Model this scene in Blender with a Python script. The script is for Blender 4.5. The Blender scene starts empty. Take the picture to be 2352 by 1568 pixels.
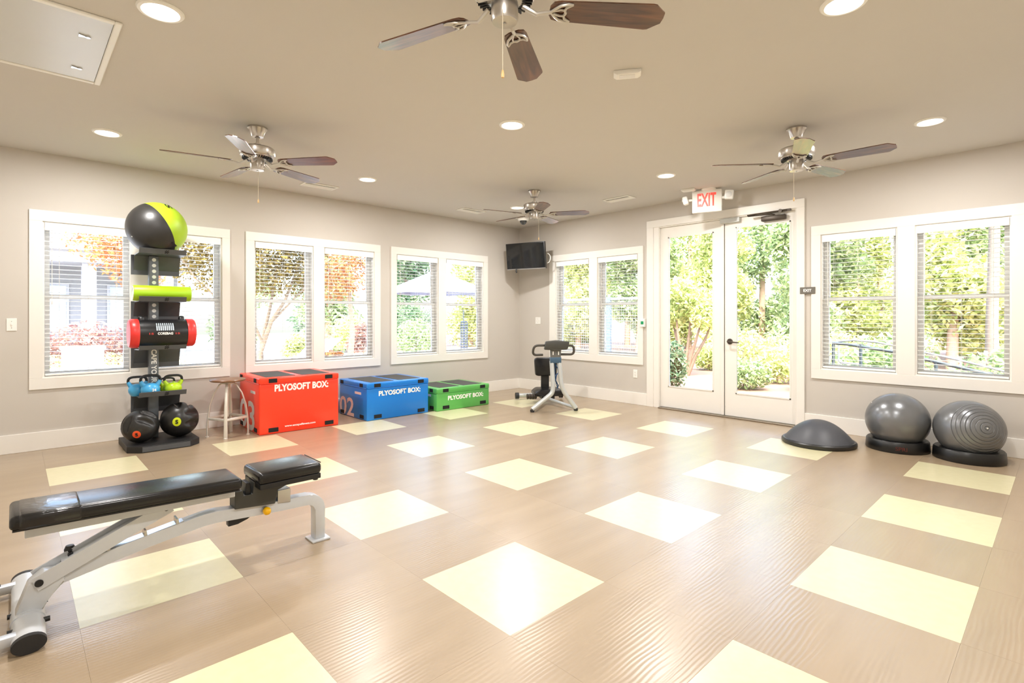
import bpy, bmesh, math, random
from mathutils import Vector, Matrix, Euler

# ------------------------------------------------------------------ camera, sky, sun, exposure
SC = bpy.context.scene
COL = SC.collection
FPX, CAM, YAW, V0 = 1210.547, Vector((6.6329, -6.4479, 1.2490)), 0.812882, 726.93
cam_d = bpy.data.cameras.new('camera')
cam = bpy.data.objects.new('camera', cam_d)
COL.objects.link(cam)
cam.location = CAM
cam.rotation_euler = (math.pi / 2, 0, YAW)
cam_d.sensor_width = 36.0
cam_d.lens = FPX / 2352 * 36.0
cam_d.shift_y = -(784 - V0) / 2352
cam_d.clip_start = 0.05
cam_d.clip_end = 300
SC.camera = cam

SC.view_settings.view_transform = 'Standard'
SC.view_settings.look = 'None'
SC.view_settings.gamma = 1.0
SC.view_settings.use_curve_mapping = False
SC.view_settings.exposure = 0.26
try:
    SC.cycles.use_denoising = True
    SC.cycles.max_bounces = 10
    SC.cycles.diffuse_bounces = 5
    SC.cycles.glossy_bounces = 4
    SC.cycles.transparent_max_bounces = 16
    SC.cycles.sample_clamp_indirect = 6.0
    SC.cycles.caustics_reflective = False
    SC.cycles.caustics_refractive = False
except Exception:
    pass

SKY_STRENGTH, SUN_STRENGTH, DOWNLIGHT_W = 2.1, 5.5, 31.0
world = bpy.data.worlds.new('sky')
SC.world = world
world.use_nodes = True
wn, wl = world.node_tree.nodes, world.node_tree.links
wn.clear()
w_out = wn.new('ShaderNodeOutputWorld')
w_bg = wn.new('ShaderNodeBackground')
w_sky = wn.new('ShaderNodeTexSky')
w_sky.sky_type = 'NISHITA'
w_sky.sun_disc = False
w_sky.sun_elevation = math.radians(56)
w_sky.sun_rotation = math.radians(140)
w_sky.air_density = 1.0
w_sky.dust_density = 3.5
w_bg.inputs['Strength'].default_value = SKY_STRENGTH
wl.new(w_sky.outputs[0], w_bg.inputs['Color'])
wl.new(w_bg.outputs[0], w_out.inputs['Surface'])

sun_d = bpy.data.lights.new('sun_offscreen', 'SUN')
sun_d.energy = SUN_STRENGTH
sun_d.angle = math.radians(0.6)
sun_d.color = (1.0, 0.96, 0.88)
sun = bpy.data.objects.new('sun_offscreen', sun_d)
COL.objects.link(sun)
sun.location = (12, -12, 20)
sun.rotation_euler = Vector((-0.42, 0.40, -0.82)).to_track_quat('-Z', 'Y').to_euler()   # from behind the building: no sun enters the room

# ------------------------------------------------------------------ helpers
FW = Vector((-math.sin(YAW), math.cos(YAW), 0))
RT = Vector((math.cos(YAW), math.sin(YAW), 0))

def pix(u, v, axis, val):
    """the point of the photograph's pixel ray on the plane axis = val (axis 0 x, 1 y, 2 z)"""
    d = FW + RT * ((u - 1176) / FPX) - Vector((0, 0, 1)) * ((v - V0) / FPX)
    return CAM + d * ((val - CAM[axis]) / d[axis])

def pixz(u, v, depth):
    return CAM + (FW + RT * ((u - 1176) / FPX) - Vector((0, 0, 1)) * ((v - V0) / FPX)) * depth

def lin(c):
    return tuple((x / 12.92 if x <= 0.04045 else ((x + 0.055) / 1.055) ** 2.4) for x in c)

def rgb(r, g, b):
    return lin((r / 255, g / 255, b / 255))

MATS = {}
def M(name, col, rough=0.5, metal=0.0, var=0.05, vscale=8.0, bump=0.0, bscale=60.0, coat=0.0, emit=None, estr=0.0, spec=0.5, world_space=False):
    """principled material whose colour and relief vary with procedural noise"""
    if name in MATS:
        return MATS[name]
    m = bpy.data.materials.new(name)
    m.use_nodes = True
    n, l = m.node_tree.nodes, m.node_tree.links
    b = n['Principled BSDF']
    b.inputs['Roughness'].default_value = rough
    b.inputs['Metallic'].default_value = metal
    b.inputs['Specular IOR Level'].default_value = spec
    b.inputs['Coat Weight'].default_value = coat
    if world_space:
        g = n.new('ShaderNodeNewGeometry'); vec = g.outputs['Position']
    else:
        g = n.new('ShaderNodeTexCoord'); vec = g.outputs['Object']
    t = n.new('ShaderNodeTexNoise')
    t.inputs['Scale'].default_value = vscale
    t.inputs['Detail'].default_value = 4
    l.new(vec, t.inputs['Vector'])
    r = n.new('ShaderNodeMix'); r.data_type = 'RGBA'
    r.inputs['A'].default_value = (*[max(0, c * (1 - var)) for c in col], 1)
    r.inputs['B'].default_value = (*[min(1, c * (1 + var)) for c in col], 1)
    l.new(t.outputs['Fac'], r.inputs['Factor'])
    l.new(r.outputs['Result'], b.inputs['Base Color'])
    if bump:
        t2 = n.new('ShaderNodeTexNoise')
        t2.inputs['Scale'].default_value = bscale
        t2.inputs['Detail'].default_value = 3
        l.new(vec, t2.inputs['Vector'])
        bp = n.new('ShaderNodeBump')
        bp.inputs['Strength'].default_value = bump
        bp.inputs['Distance'].default_value = 0.004
        l.new(t2.outputs['Fac'], bp.inputs['Height'])
        l.new(bp.outputs['Normal'], b.inputs['Normal'])
    if emit:
        b.inputs['Emission Color'].default_value = (*emit, 1)
        b.inputs['Emission Strength'].default_value = estr
    MATS[name] = m
    return m

class MB:
    """collects shapes into one mesh"""
    def __init__(self):
        self.bm = bmesh.new()
    def box(self, a, b, mat=None, bevel=0.0, seg=2):
        """axis box between corners a and b; mat is an optional 4x4"""
        lo = [min(a[i], b[i]) for i in range(3)]; hi = [max(a[i], b[i]) for i in range(3)]
        vs = [self.bm.verts.new((x, y, z)) for x in (lo[0], hi[0]) for y in (lo[1], hi[1]) for z in (lo[2], hi[2])]
        q = [(0, 1, 3, 2), (4, 6, 7, 5), (0, 4, 5, 1), (2, 3, 7, 6), (0, 2, 6, 4), (1, 5, 7, 3)]
        fs = [self.bm.faces.new([vs[i] for i in f]) for f in q]
        if bevel:
            es = list({e for f in fs for e in f.edges})
            r = bmesh.ops.bevel(self.bm, geom=es, offset=bevel, segments=seg, affect='EDGES', profile=0.5)
            vs = list({v for f in r['faces'] for v in f.verts} | {v for v in vs if v.is_valid})
        if mat is not None:
            bmesh.ops.transform(self.bm, matrix=mat, verts=[v for v in vs if v.is_valid])
        return self
    def tube(self, pts, rad, seg=10, caps=True, squash=None):
        """tube along a polyline; rad is a number or a list; squash=(a, b) scales the ring in its two axes"""
        pts = [Vector(p) for p in pts]
        n = len(pts)
        rad = rad if isinstance(rad, (list, tuple)) else [rad] * n
        rings = []; prev = None
        for i, p in enumerate(pts):
            d = (pts[min(i + 1, n - 1)] - pts[max(i - 1, 0)]).normalized()
            if prev is None:
                up = Vector((0, 0, 1)) if abs(d.z) < 0.95 else Vector((1, 0, 0))
                a = d.cross(up).normalized()
            else:
                a = (prev - d * prev.dot(d)).normalized()
            prev = a
            b = d.cross(a)
            sa, sb = squash or (1, 1)
            rings.append([self.bm.verts.new(p + (a * math.cos(t) * sa + b * math.sin(t) * sb) * rad[i]) for t in [2 * math.pi * k / seg for k in range(seg)]])
        for i in range(n - 1):
            for k in range(seg):
                k2 = (k + 1) % seg
                self.bm.faces.new([rings[i][k], rings[i][k2], rings[i + 1][k2], rings[i + 1][k]])
        if caps:
            self.bm.faces.new(rings[0][::-1]); self.bm.faces.new(rings[-1])
        return self
    def lathe(self, prof, seg=32, center=(0, 0, 0), axis=None):
        """revolve (r, z) points about z (or about axis) through center"""
        c = Vector(center)
        R = Vector((0, 0, 1)).rotation_difference(Vector(axis)).to_matrix() if axis is not None else Matrix.Identity(3)
        rings = []
        for r, z in prof:
            if r < 1e-6:
                rings.append([self.bm.verts.new(c + R @ Vector((0, 0, z)))])
            else:
                rings.append([self.bm.verts.new(c + R @ Vector((r * math.cos(2 * math.pi * k / seg), r * math.sin(2 * math.pi * k / seg), z))) for k in range(seg)])
        for A, B in zip(rings, rings[1:]):
            for k in range(seg):
                k2 = (k + 1) % seg
                if len(A) == 1 and len(B) == 1: continue
                if len(A) == 1: f = [A[0], B[k], B[k2]]
                elif len(B) == 1: f = [A[k], B[0], A[k2]]
                else: f = [A[k], B[k], B[k2], A[k2]]
                self.bm.faces.new(f)
        return self
    def prism(self, poly, axis, a, b, bevel=0.0):
        """extrude a 2D polygon along axis from a to b (axis 0: poly=(y,z), 1: (x,z), 2: (x,y))"""
        def mk(p, t):
            return (t, p[0], p[1]) if axis == 0 else ((p[0], t, p[1]) if axis == 1 else (p[0], p[1], t))
        A = [self.bm.verts.new(mk(p, a)) for p in poly]; B = [self.bm.verts.new(mk(p, b)) for p in poly]
        n = len(poly)
        fs = [self.bm.faces.new(A[::-1]), self.bm.faces.new(B)]
        for i in range(n):
            j = (i + 1) % n
            fs.append(self.bm.faces.new([A[i], A[j], B[j], B[i]]))
        if bevel:
            es = list({e for f in fs for e in f.edges})
            bmesh.ops.bevel(self.bm, geom=es, offset=bevel, segments=2, affect='EDGES', profile=0.5)
        return self
    def quad(self, *pts):
        self.bm.faces.new([self.bm.verts.new(p) for p in pts]); return self
    def mesh(self, name, mat, smooth=None):
        bmesh.ops.recalc_face_normals(self.bm, faces=self.bm.faces)
        me = bpy.data.meshes.new(name)
        self.bm.to_mesh(me); self.bm.free()
        if mat is not None: me.materials.append(mat)
        if smooth is not None:
            for p in me.polygons: p.use_smooth = True
            try: me.set_sharp_from_angle(angle=math.radians(smooth))
            except Exception: pass
        return me
    def build(self, name, mat, parent=None, smooth=None, loc=(0, 0, 0)):
        o = bpy.data.objects.new(name, self.mesh(name, mat, smooth))
        COL.objects.link(o)
        o.location = loc
        if parent is not None: o.parent = parent
        return o

def tag(o, label=None, cat=None, group=None, kind=None):
    if label: o['label'] = label
    if cat: o['category'] = cat
    if group: o['group'] = group
    if kind: o['kind'] = kind
    return o

def thing(name, loc=(0, 0, 0), rz=0.0, label=None, cat=None, group=None, kind=None):
    o = bpy.data.objects.new(name, None)
    COL.objects.link(o)
    o.empty_display_size = 0.1
    o.location = loc; o.rotation_euler = (0, 0, rz)
    return tag(o, label, cat, group, kind)

def inst(name, mesh, parent, loc=(0, 0, 0), rot=(0, 0, 0)):
    o = bpy.data.objects.new(name, mesh)
    COL.objects.link(o)
    o.location = loc; o.rotation_euler = rot; o.parent = parent
    return o

def copy_tree(o, parent=None):
    c = o.copy(); COL.objects.link(c); c.parent = parent
    for ch in list(o.children): copy_tree(ch, c)
    return c

def lettering(name, s, mat, parent, origin, xdir, updir, width=None, height=None, bold=0.02, align='LEFT', depth=0.001, squeeze=None):
    """flat raised print: the string starts at origin and runs along xdir, letters standing along updir"""
    cu = bpy.data.curves.new(name, 'FONT')
    cu.body = s; cu.size = 1.0; cu.offset = bold; cu.resolution_u = 3
    tmp = bpy.data.objects.new('tmp', cu)
    COL.objects.link(tmp)
    me = bpy.data.meshes.new_from_object(tmp)
    bpy.data.objects.remove(tmp); bpy.data.curves.remove(cu)
    xs = [v.co.x for v in me.vertices]; ys = [v.co.y for v in me.vertices]
    x0, x1, y0, y1 = min(xs), max(xs), min(ys), max(ys)
    sx = width / (x1 - x0) if width else None
    sy = height / (y1 - y0) if height else None
    sx = sx or sy; sy = sy or sx
    X = Vector(xdir).normalized(); U = Vector(updir).normalized(); N = X.cross(U)
    o0 = Vector(origin)
    off = {'LEFT': x0, 'CENTER': (x0 + x1) / 2}[align]
    for v in me.vertices:
        v.co = o0 + X * ((v.co.x - off) * sx) + U * ((v.co.y - y0) * sy) + N * depth
    me.materials.clear(); me.materials.append(mat)
    o = bpy.data.objects.new(name, me)
    COL.objects.link(o); o.parent = parent
    return o

# ------------------------------------------------------------------ materials
WALL = M('wall_paint', rgb(204, 198, 190), 0.75, var=0.02, vscale=3, bump=0.05, bscale=250, world_space=True)
CEIL = M('ceiling_paint', rgb(208, 204, 198), 0.8, var=0.015, vscale=2, bump=0.05, bscale=220, world_space=True)
TRIM = M('trim_white', rgb(240, 237, 231), 0.35, var=0.01, vscale=4, world_space=True)
VINYL = M('sash_vinyl', rgb(250, 250, 248), 0.35, var=0.01)
BLIND = M('blind_white', rgb(251, 250, 248), 0.4, var=0.01)
_n, _l = BLIND.node_tree.nodes, BLIND.node_tree.links          # thin white slats let some daylight through
_t = _n.new('ShaderNodeBsdfTranslucent'); _t.inputs['Color'].default_value = (0.96, 0.96, 0.95, 1)
_m = _n.new('ShaderNodeMixShader'); _m.inputs['Fac'].default_value = 0.5
_l.new(_n['Principled BSDF'].outputs[0], _m.inputs[1]); _l.new(_t.outputs[0], _m.inputs[2]); _l.new(_m.outputs[0], _n['Material Output'].inputs['Surface'])
CORD = M('cord_white', rgb(235, 232, 226), 0.8, var=0.02)
WHITEP = M('plastic_white', rgb(242, 241, 236), 0.4, var=0.01)
NICKEL = M('brushed_nickel', rgb(196, 190, 182), 0.28, 0.9, var=0.08, vscale=40)
DARKM = M('dark_bronze', rgb(82, 74, 66), 0.4, 0.6, var=0.1, vscale=30)
BLACKP = M('black_plastic', rgb(26, 26, 27), 0.42, var=0.1, vscale=20)
RUBBER = M('black_rubber', rgb(36, 36, 37), 0.6, var=0.12, vscale=25, bump=0.1, bscale=300)
VINYLB = M('black_upholstery', rgb(20, 20, 21), 0.24, var=0.15, vscale=10, bump=0.08, bscale=90)
SILVER = M('silver_powder_coat', rgb(206, 210, 215), 0.3, 0.15, var=0.04, vscale=30)
CHROME = M('bare_steel', rgb(190, 190, 190), 0.2, 1.0, var=0.05, vscale=30)
YELLOWK = M('yellow_knob', rgb(250, 190, 10), 0.25, var=0.03)

def glass_mat(name, tint=(0.97, 0.99, 0.98)):
    m = bpy.data.materials.new(name); m.use_nodes = True
    n, l = m.node_tree.nodes, m.node_tree.links
    n.clear()
    out = n.new('ShaderNodeOutputMaterial'); mix = n.new('ShaderNodeMixShader')
    tr = n.new('ShaderNodeBsdfTransparent'); gl = n.new('ShaderNodeBsdfGlossy')
    fr = n.new('ShaderNodeFresnel'); fr.inputs['IOR'].default_value = 1.45
    ns = n.new('ShaderNodeTexNoise'); ns.inputs['Scale'].default_value = 2.0
    tr.inputs['Color'].default_value = (*tint, 1)
    gl.inputs['Roughness'].default_value = 0.02
    mr = n.new('ShaderNodeMath'); mr.operation = 'MULTIPLY'; mr.inputs[1].default_value = 0.03
    l.new(ns.outputs['Fac'], mr.inputs[0]); l.new(mr.outputs[0], gl.inputs['Roughness'])
    l.new(fr.outputs[0], mix.inputs['Fac']); l.new(tr.outputs[0], mix.inputs[1]); l.new(gl.outputs[0], mix.inputs[2])
    l.new(mix.outputs[0], out.inputs['Surface'])
    return m
GLASS = glass_mat('window_glass')

def floor_mat(name, col_a, col_b, streak, ripple):
    m = bpy.data.materials.new(name); m.use_nodes = True
    n, l = m.node_tree.nodes, m.node_tree.links
    b = n['Principled BSDF']
    g = n.new('ShaderNodeNewGeometry')
    mp = n.new('ShaderNodeMapping'); mp.inputs['Scale'].default_value = (streak[0], streak[1], 1)
    l.new(g.outputs['Position'], mp.inputs['Vector'])
    t = n.new('ShaderNodeTexNoise'); t.inputs['Scale'].default_value = 1.0; t.inputs['Detail'].default_value = 6
    l.new(mp.outputs[0], t.inputs['Vector'])
    oi = n.new('ShaderNodeObjectInfo')
    mx = n.new('ShaderNodeMix'); mx.data_type = 'RGBA'
    mx.inputs['A'].default_value = (*col_a, 1); mx.inputs['B'].default_value = (*col_b, 1)
    l.new(t.outputs['Fac'], mx.inputs['Factor'])
    hs = n.new('ShaderNodeHueSaturation')
    mr = n.new('ShaderNodeMapRange'); mr.inputs['To Min'].default_value = 0.97; mr.inputs['To Max'].default_value = 1.03
    l.new(oi.outputs['Random'], mr.inputs['Value']); l.new(mr.outputs[0], hs.inputs['Value'])
    l.new(mx.outputs['Result'], hs.inputs['Color']); l.new(hs.outputs[0], b.inputs['Base Color'])
    b.inputs['Roughness'].default_value = 0.36
    b.inputs['Specular IOR Level'].default_value = 0.5
    b.inputs['Coat Weight'].default_value = 0.6
    b.inputs['Coat Roughness'].default_value = 0.24
    b.inputs['Coat IOR'].default_value = 1.5
    bp = n.new('ShaderNodeBump'); bp.inputs['Distance'].default_value = 0.003
    if ripple:
        w = n.new('ShaderNodeTexWave'); w.wave_type = 'BANDS'; w.bands_direction = 'X'; w.wave_profile = 'SIN'
        w.inputs['Scale'].default_value = 16.0; w.inputs['Distortion'].default_value = 7.0
        w.inputs['Detail'].default_value = 1.5; w.inputs['Detail Scale'].default_value = 0.55
        mp2 = n.new('ShaderNodeMapping'); mp2.inputs['Scale'].default_value = (1, 0.35, 1)
        l.new(g.outputs['Position'], mp2.inputs['Vector']); l.new(mp2.outputs[0], w.inputs['Vector'])
        l.new(w.outputs['Fac'], bp.inputs['Height'])
        bp.inputs['Strength'].default_value = 0.10
    else:
        v = n.new('ShaderNodeTexVoronoi'); v.inputs['Scale'].default_value = 38
        v.feature = 'DISTANCE_TO_EDGE'
        l.new(g.outputs['Position'], v.inputs['Vector'])
        cr = n.new('ShaderNodeMath'); cr.operation = 'MINIMUM'; cr.inputs[1].default_value = 0.06
        l.new(v.outputs['Distance'], cr.inputs[0]); l.new(cr.outputs[0], bp.inputs['Height'])
        bp.inputs['Strength'].default_value = 0.35
    l.new(bp.outputs[0], b.inputs['Normal']); l.new(bp.outputs[0], b.inputs['Coat Normal'])
    return m
TILE_BROWN = floor_mat('brown_rippled_tile', rgb(150, 130, 104), rgb(176, 155, 128), (7, 1.3), True)
TILE_CREAM = floor_mat('cream_cracked_tile', rgb(213, 206, 164), rgb(226, 219, 182), (20, 20), False)

# ------------------------------------------------------------------ room shell
RX, RY, H = 7.15, -7.15, 2.79     # room runs x 0..RX, y RY..0, z 0..H
TH = 0.16                         # wall thickness

def wall(name, s0, s1, holes, rz, loc, label, base=-0.2, top=H + 0.15):
    """wall in its own frame: local x along the wall, local y outward, holes are (s0, s1, z0, z1)"""
    xs = sorted({s0, s1} | {h[0] for h in holes} | {h[1] for h in holes})
    zs = sorted({base, top} | {h[2] for h in holes} | {h[3] for h in holes})
    b = MB()
    def solid(i, k):
        if i < 0 or k < 0 or i >= len(xs) - 1 or k >= len(zs) - 1: return False
        x, z = (xs[i] + xs[i + 1]) / 2, (zs[k] + zs[k + 1]) / 2
        return not any(h[0] < x < h[1] and h[2] < z < h[3] for h in holes)
    for i in range(len(xs) - 1):
        for k in range(len(zs) - 1):
            if not solid(i, k): continue
            x0, x1, z0, z1 = xs[i], xs[i + 1], zs[k], zs[k + 1]
            b.quad((x0, 0, z0), (x1, 0, z0), (x1, 0, z1), (x0, 0, z1))
            b.quad((x0, TH, z0), (x0, TH, z1), (x1, TH, z1), (x1, TH, z0))
            if not solid(i - 1, k): b.quad((x0, 0, z0), (x0, 0, z1), (x0, TH, z1), (x0, TH, z0))
            if not solid(i + 1, k): b.quad((x1, 0, z0), (x1, TH, z0), (x1, TH, z1), (x1, 0, z1))
            if not solid(i, k - 1): b.quad((x0, 0, z0), (x0, TH, z0), (x1, TH, z0), (x1, 0, z0))
            if not solid(i, k + 1): b.quad((x0, 0, z1), (x1, 0, z1), (x1, TH, z1), (x0, TH, z1))
    bmesh.ops.remove_doubles(b.bm, verts=b.bm.verts, dist=1e-5)
    o = b.build(name, WALL)
    o.rotation_euler = (0, 0, rz); o.location = loc
    return tag(o, label, 'wall', kind='structure')

# windows: (casing s0, s1), openings [(s0, s1), (s0, s1)]
ZC0, ZC1, ZO0, ZO1 = 0.567, 2.248, 0.672, 2.145
LEFT_W = [((-6.342, -4.640), [(-6.246, -5.566), (-5.42, -4.722)]),
          ((-4.471, -2.714), [(-4.377, -3.667), (-3.527, -2.809)]),
          ((-2.547, -0.734), [(-2.457, -1.727), (-1.586, -0.824)])]
BACK_W = [((0.733, 2.515), [(0.865, 1.557), (1.715, 2.429)]),
          ((4.667, 6.375), [(4.760, 5.450), (5.595, 6.283)])]
DOOR = (2.755, 4.510, 2.478)      # door opening s0, s1, top
lh = [(a, b, ZO0, ZO1) for _, ops in LEFT_W for a, b in ops]
bh = [(a, b, ZO0, ZO1) for _, ops in BACK_W for a, b in ops] + [(DOOR[0], DOOR[1], 0.0, DOOR[2])]
wall('wall_left', RY - TH, TH, lh, math.pi / 2, (0, 0, 0), 'greige painted wall with three double windows behind the equipment')
wall('wall_back', -0.0, RX + TH, bh, 0, (0, 0, 0), 'greige painted wall with the glazed double door')
wall('wall_right', RY - TH, TH, [], -math.pi / 2, (RX, 0, 0), 'plain greige wall opposite the long window wall').rotation_euler = (0, 0, -math.pi / 2)
bpy.data.objects['wall_right'].location = (RX, RY, 0)
wall('wall_front', 0, RX, [], math.pi, (RX, RY, 0), 'plain greige wall opposite the double door')

b = MB(); b.box((-TH, RY - TH, H), (RX + TH, TH, H + 0.3))
tag(b.build('ceiling', CEIL), 'flat greige ceiling with recessed lights and fans', 'ceiling', kind='structure')

# floor: a sub-floor with 24 inch tiles laid on it
b = MB(); b.box((-TH, RY - TH, -0.2), (RX + TH, TH, -0.002))
floor = tag(b.build('floor', M('tile_adhesive', rgb(150, 130, 105), 0.8)), 'brown rippled vinyl tile floor with cream squares', 'floor', kind='structure')
TS, TX, TY, GAP = 0.6096, 4.5197, -5.0351, 0.00025
full = {}
for i in range(-8, 6):
    for j in range(-5, 10):
        x0, x1 = max(TX + i * TS, 0), min(TX + (i + 1) * TS, RX)
        y0, y1 = max(TY + j * TS, RY), min(TY + (j + 1) * TS, 0)
        if x1 - x0 < 0.01 or y1 - y0 < 0.01: continue
        cream = (i % 2 == 0 and j % 2 == 0 and i > -8 and j < 8)      # the cut border rows stay brown
        m = TILE_CREAM if cream else TILE_BROWN
        key = (cream, round(x1 - x0, 4), round(y1 - y0, 4))
        if key not in full:
            w, d = (x1 - x0) / 2 - GAP, (y1 - y0) / 2 - GAP
            t = MB(); t.box((-w, -d, -0.002), (w, d, 0.0))
            full[key] = t.mesh('floor_tile', m)
        inst('floor_tile', full[key], floor, ((x0 + x1) / 2, (y0 + y1) / 2, 0))

def struct_box(name, a, c, mat, label, cat, bevel=0.0):
    q = MB(); q.box(a, c, bevel=bevel)
    return tag(q.build(name, mat), label, cat, kind='structure')
BBH = 0.172
struct_box('baseboard_left', (0, RY, 0), (0.016, 0, BBH), TRIM, 'tall white baseboard along the window wall', 'baseboard', 0.003)
struct_box('baseboard_back', (0.016, -0.016, 0), (2.575, 0, BBH), TRIM, 'tall white baseboard between corner and door', 'baseboard', 0.003)
struct_box('baseboard_back_right', (4.60, -0.016, 0), (RX, 0, BBH), TRIM, 'tall white baseboard behind the exercise balls', 'baseboard', 0.003)

# ------------------------------------------------------------------ windows and blinds
SLATS = {}
def window(n, rz, casing, ops, label, blind_label):
    W = thing('window_%d' % n, (0, 0, 0), rz, label, 'window', kind='structure')
    c0, c1 = casing
    def board(x0, x1, z0, z1):
        q = MB(); q.box((x0, -0.018, z0), (x1, 0.0, z1), bevel=0.002, seg=1); q.build('casing_board', TRIM, W)
    board(c0, c1, ZO1, ZC1); board(c0, c1, ZC0, ZO0)
    board(c0, ops[0][0], ZO0, ZO1); board(ops[0][1], ops[1][0], ZO0, ZO1); board(ops[1][1], c1, ZO0, ZO1)
    for k, (a, e) in enumerate(ops):
        q = MB()
        t = 0.012
        q.box((a, 0.0, ZO0), (a + t, TH, ZO1)).box((e - t, 0.0, ZO0), (e, TH, ZO1)).box((a + t, 0.0, ZO1 - t), (e - t, TH, ZO1)).box((a + t, 0.0, ZO0), (e - t, TH, ZO0 + t))
        q.build('jamb', TRIM, W)
        zm = 1.435
        for nm, za, zb, y in (('upper_sash', zm - 0.012, ZO1 - t, 0.112), ('lower_sash', ZO0 + t, zm + 0.02, 0.082)):
            q = MB(); s = 0.042; xa, xb = a + t, e - t
            q.box((xa, y, za), (xa + s, y + 0.028, zb)).box((xb - s, y, za), (xb, y + 0.028, zb))
            q.box((xa + s, y, zb - 0.035), (xb - s, y + 0.028, zb)).box((xa + s, y, za), (xb - s, y + 0.028, za + 0.04))
            sash = q.build(nm, VINYL, W)
            q = MB(); q.box((xa + s - 0.004, y + 0.011, za + 0.036), (xb - s + 0.004, y + 0.015, zb - 0.031)); q.build('pane', GLASS, sash)
        # venetian blind hanging inside the opening
        B = thing('venetian_blind', (0, 0, 0), rz, blind_label[k], 'blind', 'white slatted blinds in the windows')
        wa, wb = a + t + 0.004, e - t - 0.004
        q = MB(); q.box((wa, 0.012, ZO1 - t - 0.05), (wb, 0.06, ZO1 - t)); q.build('headrail', BLIND, B)
        q = MB(); q.box((wa - 0.003, -0.012, ZO1 - 0.082), (wb + 0.003, -0.003, ZO1 - t + 0.004), bevel=0.002, seg=1); q.build('valance', VINYL, B)
        q = MB(); q.box((wa, 0.006, ZO0 + 0.018), (wb, 0.058, ZO0 + 0.036), bevel=0.004); q.build('bottom_rail', VINYL, B)
        key = round(wb - wa, 3)
        if key not in SLATS:
            q = MB(); hw = (wb - wa) / 2
            prof = [(-0.025, -0.0015), (0, 0.0015), (0.025, -0.0015), (0.025, 0.0005), (0, 0.0035), (-0.025, 0.0005)]
            q.prism(prof, 0, -hw, hw)
            SLATS[key] = q.mesh('slat', BLIND)
        z = ZO0 + 0.07
        while z < ZO1 - 0.085:
            inst('slat', SLATS[key], B, ((wa + wb) / 2, 0.033, z))
            z += 0.0435
        for f in (0.16, 0.5, 0.84):
            q = MB(); xx = wa + (wb - wa) * f
            for yy in (0.0065, 0.0595): q.tube([(xx, yy, ZO0 + 0.03), (xx, yy, ZO1 - 0.06)], 0.0011, 5)
            q.build('ladder_cord', CORD, B)
        q = MB(); q.tube([(wa + 0.05, 0.002, ZO1 - 0.08), (wa + 0.05, 0.001, ZO1 - 0.75)], 0.003, 6).tube([(wa + 0.05, 0.001, ZO1 - 0.75), (wa + 0.05, 0.001, ZO1 - 0.78)], 0.006, 6)
        q.build('tilt_wand', CORD, B)
    return W
wl_lab = [('double window with white casing behind the equipment rack', ('open white blind beside the equipment rack facing the pale building', 'open white blind partly hidden by the green and black ball')),
          ('double window with white casing above the red box', ('open white blind above the red box in front of the tree trunks', 'open white blind of the middle window nearer the blue box')),
          ('double window with white casing above the green box', ('open white blind above the blue box facing the parasol canopy', 'open white blind next to the corner with the television'))]
for k, (c, ops) in enumerate(LEFT_W):
    window(k + 1, math.pi / 2, c, ops, *wl_lab[k])
bw_lab = [('double window with white casing behind the stretching machine', ('open white blind right behind the stretching machine', 'open white blind beside the green door release button')),
          ('double window with white casing above the grey exercise balls', ('open white blind beside the small EXIT plate', 'open white blind above the ribbed exercise ball'))]
for k, (c, ops) in enumerate(BACK_W):
    window(k + 4, 0, c, ops, *bw_lab[k])

# portals guide the daylight sampling through each opening
def portal(name, loc, rot, sx, sy):
    d = bpy.data.lights.new(name, 'AREA'); d.shape = 'RECTANGLE'; d.size = sx; d.size_y = sy
    d.cycles.is_portal = True
    o = bpy.data.objects.new(name, d); COL.objects.link(o); o.location = loc; o.rotation_euler = rot
for c, ops in LEFT_W:
    for a, e in ops: portal('window_daylight', (-TH - 0.01, (a + e) / 2, (ZO0 + ZO1) / 2), (math.pi / 2, 0, -math.pi / 2), e - a, ZO1 - ZO0)
for c, ops in BACK_W:
    for a, e in ops: portal('window_daylight', ((a + e) / 2, TH + 0.01, (ZO0 + ZO1) / 2), (-math.pi / 2, 0, 0), e - a, ZO1 - ZO0)
portal('door_daylight', ((DOOR[0] + DOOR[1]) / 2, TH + 0.01, 1.24), (-math.pi / 2, 0, 0), DOOR[1] - DOOR[0], 2.47)

# ------------------------------------------------------------------ double door
D = thing('door_1', (0, 0, 0), 0, 'white glazed double door with lever handle below the exit sign', 'door', kind='structure')
def dboard(name, a, c, bevel=0.002, par=None, mat=TRIM):
    q = MB(); q.box(a, c, bevel=bevel, seg=1); return q.build(name, mat, par or D)
dboard('casing_board', (2.578, -0.022, 0), (2.68, 0, 2.478)); dboard('casing_board', (4.515, -0.022, 0), (4.60, 0, 2.478))
dboard('casing_board', (2.578, -0.024, 2.478), (4.60, 0, 2.575))
dboard('jamb', (2.68, -0.012, 0), (2.765, 0.03, 2.478)); dboard('jamb', (2.755, 0.03, 0), (2.768, TH, 2.478)); dboard('jamb', (4.503, -0.012, 0), (4.516, TH, 2.478)); dboard('jamb', (2.768, -0.008, 2.466), (4.503, TH, 2.478))
dboard('threshold', (2.768, -0.05, 0.0), (4.503, TH, 0.014), 0.004, mat=M('threshold_metal', rgb(140, 128, 112), 0.4, 0.6))
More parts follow.
